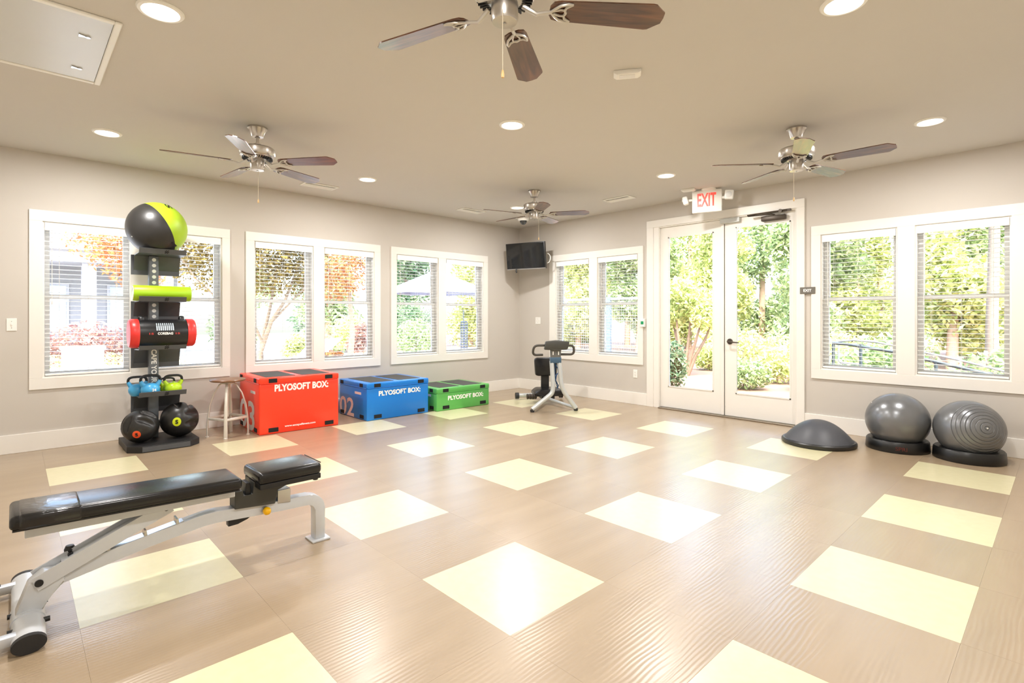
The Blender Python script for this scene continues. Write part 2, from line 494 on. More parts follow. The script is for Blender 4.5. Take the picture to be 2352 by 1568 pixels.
def leaf(x0, x1, g0, g1, gz0, gz1):
    y0, y1 = 0.028, 0.072
    q = MB(); z0, z1 = 0.018, 2.464
    q.box((x0, y0, z0), (g0, y1, z1)).box((g1, y0, z0), (x1, y1, z1)).box((g0, y0, z0), (g1, y1, gz0)).box((g0, y0, gz1), (g1, y1, z1))
    L = q.build('door_leaf', TRIM, D)
    q = MB(); t = 0.014
    for (a, c) in (((g0, y0 - 0.006, gz0), (g0 + t, y0 + 0.01, gz1)), ((g1 - t, y0 - 0.006, gz0), (g1, y0 + 0.01, gz1)), ((g0, y0 - 0.006, gz0), (g1, y0 + 0.01, gz0 + t)), ((g0, y0 - 0.006, gz1 - t), (g1, y0 + 0.01, gz1))): q.box(a, c)
    q.build('glazing_bead', TRIM, L)
    q = MB(); q.box((g0 + 0.001, 0.046, gz0 + 0.001), (g1 - 0.001, 0.054, gz1 - 0.001)); q.build('pane', GLASS, L)
    return L
LL = leaf(2.772, 3.664, 2.885, 3.525, 0.296, 2.328)
LR = leaf(3.672, 4.499, 3.808, 4.442, 0.296, 2.352)
dboard('weatherstrip', (3.6645, 0.034, 0.018), (3.6715, 0.060, 2.464), 0, mat=BLACKP)
dboard('astragal', (3.63, 0.012, 0.018), (3.664, 0.030, 2.464))
q = MB(); q.lathe([(0, -0.012), (0.03, -0.012), (0.036, -0.006), (0.036, 0.0), (0, 0)], 24, (3.735, 0.028, 0.94), axis=(0, 1, 0))
q.tube([(3.735, 0.026, 0.94), (3.735, -0.036, 0.94), (3.76, -0.042, 0.938), (3.82, -0.04, 0.934), (3.872, -0.03, 0.930)], [0.012, 0.012, 0.011, 0.009, 0.007], 10)
tag(q.build('lever_handle', DARKM, LR, 40), 'dark bronze lever handle on round rose')
cl = MB(); cl.box((4.13, -0.034, 2.372), (4.40, 0.027, 2.428), bevel=0.01)
closer = tag(cl.build('door_closer', DARKM, LR, 40), 'dark bronze closer body')
q = MB(); q.tube([(4.27, -0.005, 2.425), (4.27, -0.005, 2.447)], 0.012, 8).tube([(4.27, -0.005, 2.442), (4.25, -0.03, 2.444), (4.00, -0.075, 2.444)], 0.007, 8)
q.tube([(4.0, -0.075, 2.446), (4.0, -0.075, 2.462)], 0.012, 8).tube([(4.0, -0.075, 2.456), (4.35, -0.035, 2.468), (4.42, -0.022, 2.47)], 0.008, 8)
q.lathe([(0, -0.008), (0.02, -0.008), (0.02, 0.008), (0, 0.008)], 12, (4.35, -0.036, 2.468), axis=(0, 1, 0)).box((4.35, -0.026, 2.455), (4.46, -0.008, 2.482))
tag(q.build('closer_arm', DARKM, D, 40), 'folding dark bronze closer arm')
dboard('magnetic_lock', (3.63, -0.026, 2.408), (3.87, 0.027, 2.464), 0.004, mat=M('lock_aluminium', rgb(206, 210, 208), 0.35, 0.35))

# ------------------------------------------------------------------ wall plates and signs
def plate(name, loc, rz, w, h, label, cat, kind):
    o = thing(name, loc, rz, label, cat)
    q = MB(); q.box((-w / 2, -0.007, -h / 2), (w / 2, 0, h / 2), bevel=0.003); q.build('cover_plate', WHITEP, o)
    if kind == 'toggle':
        for xx in ([0] if w < 0.1 else [-0.023, 0.023]):
            q = MB(); q.box((xx - 0.005, -0.016, -0.006), (xx + 0.005, -0.006, 0.012), bevel=0.002); q.build('toggle', WHITEP, o)
        for zz in (-0.03, 0.03):
            q = MB(); q.tube([(0, -0.0085, zz), (0, -0.006, zz)], 0.003, 8); q.build('screw', CHROME, o)
    else:
        for zz in (-0.02, 0.02):
            q = MB(); q.box((-0.016, -0.0095, zz - 0.014), (0.016, -0.006, zz + 0.014), bevel=0.003); s = q.build('socket', WHITEP, o)
            q = MB()
            for xx in (-0.006, 0.006): q.box((xx - 0.001, -0.0099, zz - 0.004), (xx + 0.001, -0.0094, zz + 0.005))
            q.build('slot', BLACKP, s)
    return o
plate('light_switch', (0, -6.458, 1.176), math.pi / 2, 0.07, 0.115, 'white toggle light switch on the window wall near the equipment rack', 'switch', 'toggle')
plate('light_switch', (0.463, 0, 1.18), 0, 0.116, 0.115, 'white double light switch near the corner below the television', 'switch', 'toggle')
plate('wall_outlet', (2.383, 0, 0.435), 0, 0.07, 0.115, 'white power outlet low on the wall beside the door', 'outlet', 'socket')
o = thing('door_release_button', (2.522, 0, 1.163), 0, 'white box with green exit button beside the door casing', 'button')
q = MB(); q.box((-0.035, -0.045, -0.058), (0.035, 0, 0.058), bevel=0.004); q.build('housing', WHITEP, o)
q = MB(); q.box((-0.041, -0.036, -0.024), (-0.034, -0.008, 0.024), bevel=0.003).box((-0.022, -0.05, -0.022), (0.022, -0.044, 0.022), bevel=0.003); q.build('button', M('green_button', rgb(20, 150, 95), 0.3), o)
o = thing('exit_plate', (4.632, 0, 1.54), 0, 'small grey plastic plate reading EXIT beside the door', 'sign')
q = MB(); q.box((-0.078, -0.026, -0.038), (0.078, -0.0, 0.038), bevel=0.004); q.build('plate', M('taupe_plastic', rgb(110, 106, 98), 0.45), o)
lettering('lettering', 'EXIT', M('white_print', rgb(248, 248, 246), 0.5), o, (0, -0.0265, -0.014), (1, 0, 0), (0, 0, 1), height=0.03, bold=0.03, align='CENTER')
WHITEPRINT = MATS['white_print']

# illuminated ceiling exit sign with two emergency heads
o = thing('exit_sign', (3.63, -0.363, H), math.radians(18), 'white ceiling exit sign with red letters and two lamp heads', 'sign')
q = MB(); q.lathe([(0, 0), (0.085, 0), (0.085, -0.012), (0.07, -0.022), (0, -0.022)], 28, (0.02, 0, 0)); q.build('ceiling_canopy', WHITEP, o, 40)
q = MB(); q.box((-0.17, -0.03, -0.285), (0.17, 0.03, -0.018), bevel=0.01); q.build('housing', WHITEP, o, 40)
lettering('lettering', 'EXIT', M('exit_red', rgb(255, 84, 70), 0.4, emit=rgb(255, 70, 55), estr=0.35), o, (0, -0.0305, -0.215), (1, 0, 0), (0, 0, 1), width=0.215, height=0.16, bold=0.025, align='CENTER')
for s in (-1, 1):
    q = MB(); q.tube([(s * 0.165, 0, -0.12), (s * 0.21, -0.005, -0.12)], 0.016, 10); hd = q.build('lamp_arm', WHITEP, o, 40)
    q = MB()
    if s < 0: q.box((-0.045, -0.045, -0.05), (0.02, 0.045, 0.05), Matrix.Translation((-0.235, -0.01, -0.12)) @ Matrix.Rotation(math.radians(-12), 4, 'Y'), bevel=0.018)
    else: q.box((-0.05, -0.03, -0.055), (0.05, 0.03, 0.055), Matrix.Translation((0.25, -0.02, -0.1)) @ Matrix.Rotation(math.radians(6), 4, 'Y'), bevel=0.015)
    q.build('lamp_head', M('lamp_white', rgb(248, 248, 246), 0.25), o, 40)
    q = MB()
    if s < 0: q.lathe([(0, 0), (0.032, 0), (0.028, 0.006), (0, 0.01)], 18, (-0.262, -0.035, -0.12), axis=(-0.5, -0.8, -0.2))
    else: q.lathe([(0, 0), (0.036, 0), (0.03, 0.006), (0, 0.01)], 18, (0.25, -0.05, -0.1), axis=(0, -1, 0))
    q.build('lens', M('lens_clear', rgb(235, 238, 240), 0.1, coat=0.5), o, 40)

def ceiling_box(name, loc, rz, w, d, h, label, cat):
    o = thing(name, loc, rz, label, cat)
    q = MB(); q.prism([(-w / 2, 0), (-w / 2, -h * 0.6), (-w / 2 + 0.02, -h), (w / 2 - 0.02, -h), (w / 2, -h * 0.6), (w / 2, 0)], 1, -d / 2, d / 2, bevel=0.004); q.build('housing', WHITEP, o, 40)
    q = MB(); q.box((-w * 0.28, -d * 0.3, -h - 0.003), (w * 0.28, d * 0.3, -h + 0.001), bevel=0.001); q.build('lens', M('sensor_lens', rgb(230, 230, 226), 0.3), o)
ceiling_box('motion_sensor', (4.72, -3.637, H), math.radians(35), 0.17, 0.08, 0.028, 'small white curved sensor on the open ceiling near the walnut fan', 'sensor')
ceiling_box('motion_sensor', (3.47, -0.52, H), math.radians(12), 0.16, 0.07, 0.03, 'small white sensor on the ceiling beside the exit sign', 'sensor')

# ------------------------------------------------------------------ recessed lights, vents, hatch, dome camera
LENS = M('light_lens', (1, 1, 1), 0.4, emit=(1.0, 0.93, 0.83), estr=6.0)
lamp_spots = [((3.488, -5.908), 'round recessed ceiling light near the metal ceiling hatch'),
              ((3.560, -3.540), 'round recessed ceiling light in the middle of the ceiling between the fans'),
              ((1.098, -5.877), 'round recessed ceiling light above the equipment rack'),
              ((1.230, -3.564), 'round recessed ceiling light above the blue box'),
              ((3.616, -1.281), 'round recessed ceiling light in front of the exit sign'),
              ((5.880, -1.194), 'round recessed ceiling light above the grey exercise balls'),
              ((5.872, -3.481), 'round recessed ceiling light beyond the walnut fan toward the exercise balls'),
              ((1.283, -1.283), 'round recessed ceiling light behind the far corner fan'),
              ((5.88, -5.88), 'round recessed ceiling light above the photographer')]
trim_mesh = lens_mesh = None
for (x, y), lab in lamp_spots:
    o = thing('recessed_light', (x, y, H), 0, lab, 'ceiling light', 'recessed ceiling lights')
    if trim_mesh is None:
        q = MB(); q.lathe([(0.078, -0.004), (0.084, -0.012), (0.098, -0.010), (0.104, -0.003), (0.104, 0.0), (0.078, 0.0), (0.078, -0.004)], 40); trim_mesh = q.mesh('trim_ring', WHITEP, 40)
        q = MB(); q.lathe([(0, -0.010), (0.05, -0.0085), (0.079, -0.004), (0.079, 0.0), (0, 0.0)], 40); lens_mesh = q.mesh('lens', LENS, 40)
    inst('trim_ring', trim_mesh, o); inst('lens', lens_mesh, o)
    ln = 'downlight_offscreen' if (x, y) == (5.88, -5.88) else 'downlight'     # the grid's ninth lamp hangs above the camera
    d = bpy.data.lights.new(ln, 'AREA'); d.shape = 'DISK'; d.size = 0.15; d.energy = DOWNLIGHT_W; d.color = (1.0, 0.97, 0.94)
    lo = bpy.data.objects.new(ln, d); COL.objects.link(lo); lo.location = (x, y, H - 0.014)

def vent(loc, rz, label):
    o = thing('ceiling_vent', loc, rz, label, 'vent', 'white ceiling vents')
    L, W = 0.40, 0.20
    q = MB()
    for a, c in (((-L / 2, -W / 2), (L / 2, -W / 2 + 0.024)), ((-L / 2, W / 2 - 0.024), (L / 2, W / 2)), ((-L / 2, -W / 2 + 0.024), (-L / 2 + 0.024, W / 2 - 0.024)), ((L / 2 - 0.024, -W / 2 + 0.024), (L / 2, W / 2 - 0.024))):
        q.box((*a, -0.010), (*c, 0), bevel=0.003, seg=1)
    q.build('frame', WHITEP, o)
    q = MB(); q.box((-L / 2 + 0.024, -W / 2 + 0.024, -0.002), (L / 2 - 0.024, W / 2 - 0.024, 0)); q.build('backing', M('vent_grey', rgb(150, 148, 144), 0.6), o)
    for k in range(9):
        q = MB(); y = -W / 2 + 0.032 + k * (W - 0.064) / 8
        q.box((-L / 2 + 0.024, -0.007, -0.0008), (L / 2 - 0.024, 0.007, 0.0008), Matrix.Translation((0, y, -0.006)) @ Matrix.Rotation(math.radians(35 if k < 4 else -35), 4, 'X'))
        q.build('louvre', WHITEP, o)
vent((0.57, -3.83, H), math.pi / 2, 'white louvred ceiling vent above the middle window beside a nickel fan')
vent((0.665, -1.62, H), math.pi / 2, 'white louvred ceiling vent above the window near the television corner')
vent((2.592, -0.70, H), 0, 'white louvred ceiling vent above the window behind the stretching machine')

HATCH = M('hatch_sheet', rgb(206, 208, 208), 0.30, 0.0, var=0.02, vscale=3)
o = thing('ceiling_hatch', (2.72, -6.55, H), 0, 'white metal access hatch with two latches in the ceiling', 'hatch')
hx, hy = 0.50, 0.52
q = MB(); fr = 0.032
for a, c in (((-hx, -hy), (hx, -hy + fr)), ((-hx, hy - fr), (hx, hy)), ((-hx, -hy + fr), (-hx + fr, hy - fr)), ((hx - fr, -hy + fr), (hx, hy - fr))): q.box((*a, -0.014), (*c, 0), bevel=0.004, seg=1)
q.build('frame', WHITEP, o)
q = MB(); q.box((-hx + fr + 0.003, -hy + fr + 0.003, -0.009), (hx - fr - 0.003, hy - fr - 0.003, 0)); q.build('panel', HATCH, o)
for xx in (-0.28, 0.22):
    q = MB(); q.lathe([(0, -0.016), (0.012, -0.016), (0.014, -0.008), (0, -0.008)], 14, (xx, hy - 0.12, 0)).prism([(xx - 0.018, hy - 0.16), (xx + 0.018, hy - 0.16), (xx + 0.006, hy - 0.125), (xx - 0.006, hy - 0.125)], 2, -0.015, -0.008); q.build('latch', CHROME, o)

o = thing('dome_camera', (0.833, -0.718, H), 0, 'white dome security camera on the ceiling near the television', 'camera')
q = MB(); q.lathe([(0, 0), (0.085, 0), (0.088, -0.03), (0.078, -0.062), (0, -0.062)], 28); q.build('base', WHITEP, o, 40)
q = MB(); q.lathe([(0.055, -0.06), (0.054, -0.08), (0.04, -0.105), (0.02, -0.118), (0, -0.122)], 24); q.build('dome', M('smoked_dome', rgb(40, 42, 44), 0.1, coat=0.6), o, 50)

# ------------------------------------------------------------------ ceiling fans
def wood_mat():
    m = bpy.data.materials.new('walnut_blade'); m.use_nodes = True
    n, l = m.node_tree.nodes, m.node_tree.links
    b = n['Principled BSDF']; tc = n.new('ShaderNodeTexCoord')
    mp = n.new('ShaderNodeMapping'); mp.inputs['Scale'].default_value = (1.1, 15, 1)
    t = n.new('ShaderNodeTexNoise'); t.inputs['Scale'].default_value = 2.2; t.inputs['Detail'].default_value = 8; t.inputs['Distortion'].default_value = 1.2
    cr = n.new('ShaderNodeValToRGB')
    e = cr.color_ramp.elements
    e[0].position = 0.3; e[0].color = (*rgb(52, 28, 18), 1); e[1].position = 0.75; e[1].color = (*rgb(122, 76, 48), 1)
    l.new(tc.outputs['Object'], mp.inputs['Vector']); l.new(mp.outputs[0], t.inputs['Vector']); l.new(t.outputs['Fac'], cr.inputs['Fac']); l.new(cr.outputs[0], b.inputs['Base Color'])
    b.inputs['Roughness'].default_value = 0.3; b.inputs['Coat Weight'].default_value = 0.7; b.inputs['Coat Roughness'].default_value = 0.15; b.inputs['Coat IOR'].default_value = 1.5
    return m
WALNUT = wood_mat()
def fan(loc, a0, blade_mat, label, pull_at=(0.05, -0.03), wood=False):
    o = thing('ceiling_fan', loc, 0, label, 'ceiling fan', 'five-blade ceiling fans')
    q = MB(); q.lathe([(0, 0), (0.075, 0), (0.075, -0.012), (0.066, -0.022), (0.05, -0.062), (0.046, -0.078), (0.02, -0.08), (0.02, -0.072), (0, -0.072)], 32); q.build('canopy', NICKEL, o, 40)
    q = MB(); q.tube([(0, 0, -0.07), (0, 0, -0.155)], 0.0125, 14); q.build('downrod', NICKEL, o, 40)
    q = MB(); q.lathe([(0.013, -0.128), (0.028, -0.132), (0.028, -0.150), (0.06, -0.156), (0.122, -0.168), (0.134, -0.178), (0.136, -0.222), (0.128, -0.236), (0.118, -0.240), (0.118, -0.246), (0.07, -0.262), (0, -0.262)], 40); mo = q.build('motor_housing', NICKEL, o, 35)
    for k in range(36):
        a = 2 * math.pi * k / 36
        q = MB(); q.box((0.070, -0.0026, -0.2622), (0.114, 0.0026, -0.2485), Matrix.Rotation(a, 4, 'Z') @ Matrix.Translation((0, 0, 0.0))); q.build('cooling_slot', BLACKP, mo)
    q = MB(); q.lathe([(0.05, -0.255), (0.055, -0.275), (0.055, -0.335), (0.05, -0.348), (0.0, -0.352)], 32); sh = q.build('switch_housing', NICKEL, o, 35)
    q = MB(); q.lathe([(0, -0.355), (0.006, -0.355), (0.007, -0.35), (0, -0.35)], 12); q.build('screw', CHROME, sh)
    # blade with angled corners and its ornate arm, made once per fan and turned
    out = []
    L0, L1, w0, w1 = 0.185, 0.665, 0.052, 0.068
    shape = [(L0, -0.022), (L0 + 0.012, -w0 * 0.85), (L0 + 0.04, -w0), (L1 - 0.06, -w1), (L1 - 0.045, -w1 + 0.003), (L1 - 0.012, -w1 * 0.55), (L1, -w1 * 0.42), (L1 + 0.003, 0), (L1, w1 * 0.42), (L1 - 0.012, w1 * 0.55), (L1 - 0.045, w1 - 0.003), (L1 - 0.06, w1), (L0 + 0.04, w0), (L0 + 0.012, w0 * 0.85), (L0, 0.022)]
    q = MB(); q.prism(shape, 2, -0.003, 0.003); bl = q.mesh('blade', blade_mat)
    q = MB(); r = 0.0062
    q.tube([(0.075, 0, 0.012), (0.10, 0, -0.004), (0.13, 0, -0.022), (0.16, 0, -0.014), (0.19, 0, -0.008)], [0.011, 0.010, 0.009, 0.008, 0.0075], 8)
    for s in (-1, 1):
        q.tube([(0.19, 0, -0.008), (0.205, s * 0.018, -0.008), (0.225, s * 0.036, -0.008), (0.255, s * 0.046, -0.008), (0.275, s * 0.044, -0.007)], [r, r, r, r, r * 0.7], 7)
        q.tube([(0.275, s * 0.044, -0.007), (0.25, s * 0.03, -0.008), (0.245, s * 0.014, -0.008), (0.252, 0, -0.008)], [r * 0.7, r, r, r], 7)
        q.tube([(0.2, s * 0.006, -0.008), (0.228, s * 0.016, -0.008), (0.246, s * 0.014, -0.008)], r * 0.8, 7)
    iron = q.mesh('blade_arm', M('arm_nickel', rgb(200, 195, 186), 0.35, 0.5), 40)
    for k in range(5):
        a = math.radians(a0 + 72 * k)
        R = Matrix.Rotation(a, 4, 'Z') @ Matrix.Rotation(math.radians(-12), 4, 'X')
        bo = inst('blade', bl, o); bo.matrix_local = Matrix.Translation((0, 0, -0.288)) @ R
        io = inst('blade_arm', iron, o); io.matrix_local = Matrix.Translation((0, 0, -0.288)) @ R
    px, py = pull_at
    q = MB(); q.tube([(px, py, -0.335), (px, py, -0.575)], 0.0014, 6); pc = q.build('pull_chain', M('chain_cream', rgb(225, 214, 190), 0.4), o)
    q = MB(); q.lathe([(0, -0.57), (0.004, -0.575), (0.007, -0.592), (0.006, -0.603), (0, -0.606)], 12, (px, py, 0)); q.build('pull_knob', M('knob_wood', rgb(226, 190, 130), 0.4), pc, 40)
    return o
fan((2.08, -5.0, H), 41, WALNUT, 'nickel five-blade ceiling fan above the weight bench and rack side', (-0.04, 0.02))
fan((5.10, -1.79, H), 5, WALNUT, 'nickel five-blade ceiling fan in front of the glazed double door', (0.0, -0.06))
fan((2.13, -1.81, H), 37, WALNUT, 'nickel five-blade ceiling fan near the corner with the television', (0.055, 0.02))
fan((5.06, -5.0, H), 53, WALNUT, 'five-blade ceiling fan with dark walnut blades and long pull chain', (0.045, -0.052), True)

# ------------------------------------------------------------------ television in the corner
tl, tr = pixz(1163.3, 590, 8.72), pixz(1252, 585.5, 8.36)
tv_c = (tl + tr) / 2
tv_w = (Vector((tr.x, tr.y, 0)) - Vector((tl.x, tl.y, 0))).length
tv_a = math.atan2(tr.y - tl.y, tr.x - tl.x)
tv = thing('television', (tv_c.x, tv_c.y, tv_c.z - 0.215), tv_a, 'black flat television on a wall arm in the corner', 'television')
hw = tv_w / 2
T = Matrix.Translation((0, 0, 0.215)) @ Matrix.Rotation(math.radians(7), 4, 'X')
q = MB(); q.box((-hw, -0.004, -0.215), (hw, 0.045, 0.215), T, bevel=0.008); q.build('case', BLACKP, tv, 40)
q = MB(); q.box((-hw + 0.014, -0.0055, -0.192), (hw - 0.014, -0.0035, 0.201), T); q.build('screen', M('screen_black', rgb(14, 14, 15), 0.06, var=0.03), tv)
q = MB(); q.box((-hw + 0.002, -0.0065, -0.215), (hw - 0.002, -0.003, -0.2), T); q.build('lower_bezel', M('bezel_grey', rgb(150, 148, 145), 0.3, 0.5), tv)
q = MB(); q.box((-0.11, 0.045, -0.1), (0.11, 0.06, 0.1), T).tube([(0, 0.05, 0.21), (0.08, 0.2, 0.21), (-0.05, 0.425, 0.21)], 0.022, 10)
q.build('wall_arm', BLACKP, tv, 40)
q = MB(); q.tube([(-0.17, 0.0, 0.02), (-0.17, -0.002, -0.02), (-0.16, -0.002, -0.05)], [0.008, 0.014, 0.012], 8); q.build('dongle', BLACKP, tv, 40)
c0 = Vector((hw - 0.01, 0.07, 0.17))
q = MB(); q.tube([c0 + Vector((0.055 * math.sin(t), 0.03, 0.075 * math.cos(t))) for t in [math.pi * k / 10 for k in range(11)]], 0.006, 7); q.build('cable', WHITEP, tv, 40)

# ------------------------------------------------------------------ soft jump boxes
PAD = M('grip_pad_grey', rgb(72, 72, 70), 0.7, bump=0.2, bscale=200)
VELCRO = M('velcro_black', rgb(18, 18, 18), 0.8, bump=0.2, bscale=250)
def jump_box(loc, rz, dx, dy, h, lid, col, colname, number, nw, label, tx, tz, tcap, url):
    """local x points into the room (printed face), local y along the wall, numbered side at -y"""
    o = thing('jump_box', loc, rz, label, 'jump box', 'soft jump boxes along the window wall')
    m = M('vinyl_' + colname, col, 0.3, var=0.03, vscale=3, bump=0.12, bscale=7, coat=0.15)
    q = MB(); q.box((0.004, 0.004, 0.0), (dx - 0.004, dy - 0.004, h - lid), bevel=0.012, seg=3); q.build('body', m, o, 40)
    q = MB(); q.box((0, 0, h - lid + 0.001), (dx, dy, h), bevel=0.014, seg=3); q.build('lid', m, o, 40)
    q = MB()
    for zz in (h - lid + 0.004,): q.tube([(dx + 0.001, 0.01, zz), (dx + 0.001, dy - 0.01, zz)], 0.004, 6).tube([(0.01, -0.001, zz), (dx - 0.01, -0.001, zz)], 0.004, 6)
    q.build('piping', m, o, 40)
    for ya, yb in ((0.10, 0.46), (0.54, 0.90)):
        q = MB(); q.prism([(0.10 * dx, ya * dy), (0.90 * dx, ya * dy), (0.90 * dx, yb * dy), (0.10 * dx, yb * dy)], 2, h - 0.002, h + 0.003); q.build('grip_pad', PAD, o)
    lz = h - lid / 2
    def patch(a, c):
        q = MB(); q.box(a, c, bevel=0.0015, seg=1); q.build('velcro_patch', VELCRO, o)
    for f in (0.11, 0.81):
        patch((dx - 0.002, f * dy, lz - 0.022), (dx + 0.004, (f + 0.10) * dy, lz + 0.022))
        patch((dx - 0.006, f * dy, 0.022), (dx + 0.002, (f + 0.115) * dy, 0.066))
    for f in (0.06, 0.76):
        patch((f * dx, -0.004, lz - 0.022), ((f + 0.11) * dx, 0.002, lz + 0.022))
        patch((f * dx, -0.001, 0.018), ((f + 0.13) * dx, 0.006, 0.062))
    lettering('lettering', 'PLYOSOFT BOX:', WHITEPRINT, o, (dx - 0.0035, tx * dy, tz), (0, 1, 0), (0, 0, 1), width=0.675 * dy, height=tcap, bold=0.042, depth=0.0015)
    if url: lettering('web_address', 'www.escapefitness.com', WHITEPRINT, o, (dx - 0.0035, 0.30 * dy, 0.052), (0, 1, 0), (0, 0, 1), width=0.385 * dy, height=0.028, bold=0.03, depth=0.0015)
    if number:
        lettering('number_print', number, M('number_white', rgb(226, 222, 222), 0.4), o, (0.015, 0.004, 0.008), (1, 0, 0), (0, 0, 1), width=nw * dx, height=(h - lid) * 0.60, bold=0.02, depth=0.0012)
    q = MB(); q.box((0.58 * dx, 0.0022, (h - lid) * 0.78), (0.80 * dx, 0.006, (h - lid) * 0.78 + 0.03)); q.build('side_label', M('number_white', rgb(226, 222, 222), 0.4), o)
    return o
jump_box((0.055, -4.553, 0), math.radians(-2.0), 0.755, 0.865, 0.60, 0.064, rgb(250, 60, 28), 'red', '03', 0.75, 'tall red soft jump box with web address beside the round stool', 0.18, 0.448, 0.076, True)
jump_box((0.155, -3.392, 0), math.radians(0), 0.735, 0.885, 0.45, 0.064, rgb(0, 122, 214), 'blue', '02', 0.53, 'medium blue soft jump box between the red and green boxes', 0.18, 0.286, 0.062, False)
jump_box((0.235, -2.395, 0), math.radians(-1.5), 0.70, 0.895, 0.30, 0.064, rgb(92, 178, 88), 'green', '', 0.5, 'low green soft jump box at the end of the row', 0.20, 0.132, 0.06, False)

# ------------------------------------------------------------------ stool
st = thing('stool', (0.556, -4.81, 0), 0, 'round stool with brown wooden seat and curved white metal legs', 'stool')
q = MB(); q.lathe([(0, 0.572), (0.155, 0.572), (0.165, 0.578), (0.168, 0.588), (0.162, 0.596), (0, 0.600)], 40); q.build('seat', M('stool_wood', rgb(128, 92, 66), 0.35, var=0.25, vscale=14, bump=0.1), st, 40)
STW = M('stool_paint', rgb(214, 208, 198), 0.4, 0.2, var=0.1, vscale=20)
q = MB(); q.lathe([(0.055, 0.573), (0.06, 0.555), (0.05, 0.545), (0.0, 0.545)], 20).tube([(0, 0, 0.55), (0, 0, 0.20)], 0.011, 10); q.build('spindle', STW, st, 40)
for k, (x, y) in enumerate([(-0.062, -0.176), (0.166, -0.065), (0.083, 0.176), (-0.185, 0.081)]):
    f = Vector((x, y, 0)); pts = [f * 0.25 + Vector((0, 0, 0.556)), f * 0.42 + Vector((0, 0, 0.535)), f * 0.68 + Vector((0, 0, 0.45)), f * 0.88 + Vector((0, 0, 0.33)), f * 0.98 + Vector((0, 0, 0.18)), f + Vector((0, 0, 0.06)), f * 1.0 + Vector((0, 0, 0.006))]
    q = MB(); q.tube(pts, [0.010, 0.010, 0.010, 0.011, 0.012, 0.013, 0.013], 8, squash=(1.4, 0.8)); lg = q.build('leg', STW, st, 40)
    q = MB(); q.lathe([(0, 0), (0.02, 0), (0.02, 0.006), (0.012, 0.012), (0, 0.012)], 14, (x, y, 0)); q.build('foot_pad', STW, lg, 40)
fs = [Vector((-0.062, -0.176, 0)), Vector((0.166, -0.065, 0)), Vector((0.083, 0.176, 0)), Vector((-0.185, 0.081, 0))]
for k in range(4):
    q = MB(); a, c = fs[k] * 0.97, fs[(k + 1) % 4] * 0.97
    q.tube([a + Vector((0, 0, 0.19)), c + Vector((0, 0, 0.19))], 0.009, 8, squash=(1, 1.6)); q.build('stretcher', STW, st, 40)

# ------------------------------------------------------------------ equipment rack
RACK = M('rack_charcoal', rgb(86, 89, 93), 0.4, 0.2, var=0.05, vscale=12)
RACKC = M('rack_column_grey', rgb(112, 118, 124), 0.45, 0.15, var=0.05, vscale=12)
rk = thing('equipment_rack', (0.0, -5.41, 0), 0, 'charcoal tower rack with four trays in front of the window', 'rack')
q = MB(); q.prism([(0.20, -0.285), (0.72, -0.285), (0.812, -0.185), (0.820, 0.205), (0.735, 0.297), (0.20, 0.295)], 2, 0.0, 0.06, bevel=0.004); base = q.build('base', M('rack_black', rgb(30, 30, 31), 0.5, var=0.08), rk)
q = MB(); q.prism([(0.8115, -0.18), (0.817, -0.18), (0.825, 0.20), (0.8195, 0.20)], 2, 0.008, 0.052); q.build('front_plate', RACK, base)
q = MB(); q.box((0.352, -0.068, 0.055), (0.432, 0.010, 1.845), bevel=0.004); q.build('column', RACKC, rk, 40)
LOGO = M('logo_black', rgb(12, 12, 12), 0.4)
trays = [1.900, 1.441, 0.978, 0.530]
for zt in trays:
    q = MB(); y0, y1 = -0.178, 0.21
    pr = [(0.632, 0.0), (0.612, -0.046), (0.36, -0.052), (0.302, -0.190), (0.302, -0.236)]
    inn = [(0.297, -0.236), (0.297, -0.187), (0.357, -0.046), (0.608, -0.040), (0.627, 0.002)]
    pl_ = [(x, zt + z) for x, z in pr + inn]
    q.prism(pl_, 1, y0, y1)
    tr_ = q.build('tray', RACK, rk)
    q = MB(); q.box((0.29, y0 - 0.02, zt - 0.236), (0.296, y1 - 0.01, zt - 0.04)); q.build('back_plate', RACK, tr_)
    q = MB(); cy, cz = 0.045, zt - 0.024
    for s in (-1, 1):
        for e in (-1, 1):
            q.box((0, -0.011, -0.0035), (0.003, 0.011, 0.0035), Matrix.Translation((0.6235 - 0.0005, cy + s * 0.0085, cz + e * 0.0085)) @ Matrix.Rotation(math.radians(23.5), 4, 'Y') @ Matrix.Rotation(math.radians(45), 4, 'X'))
    q.build('emblem', LOGO, tr_)
WDOT = M('dot_white', rgb(240, 242, 242), 0.4)
for zz in (1.808, 1.752, 1.696, 1.640, 1.584, 1.362, 1.306, 1.250, 1.194):
    q = MB(); q.lathe([(0, 0), (0.0175, 0), (0.0175, 0.002), (0.008, 0.002), (0.007, 0.001), (0, 0.001)], 20, (0.4322, -0.029, zz), axis=(1, 0, 0)); q.build('white_dot', WDOT, rk)
lettering('lettering', 'ESCAPE YOUR', WHITEPRINT, rk, (0.4325, -0.052, 0.982), (0, 0, -1), (0, 1, 0), width=0.385, height=0.046, bold=0.03, depth=0.001)
lettering('lettering', 'F', WHITEPRINT, rk, (0.4325, -0.054, 0.262), (0, 0, -1), (0, 1, 0), height=0.05, bold=0.03, depth=0.001)

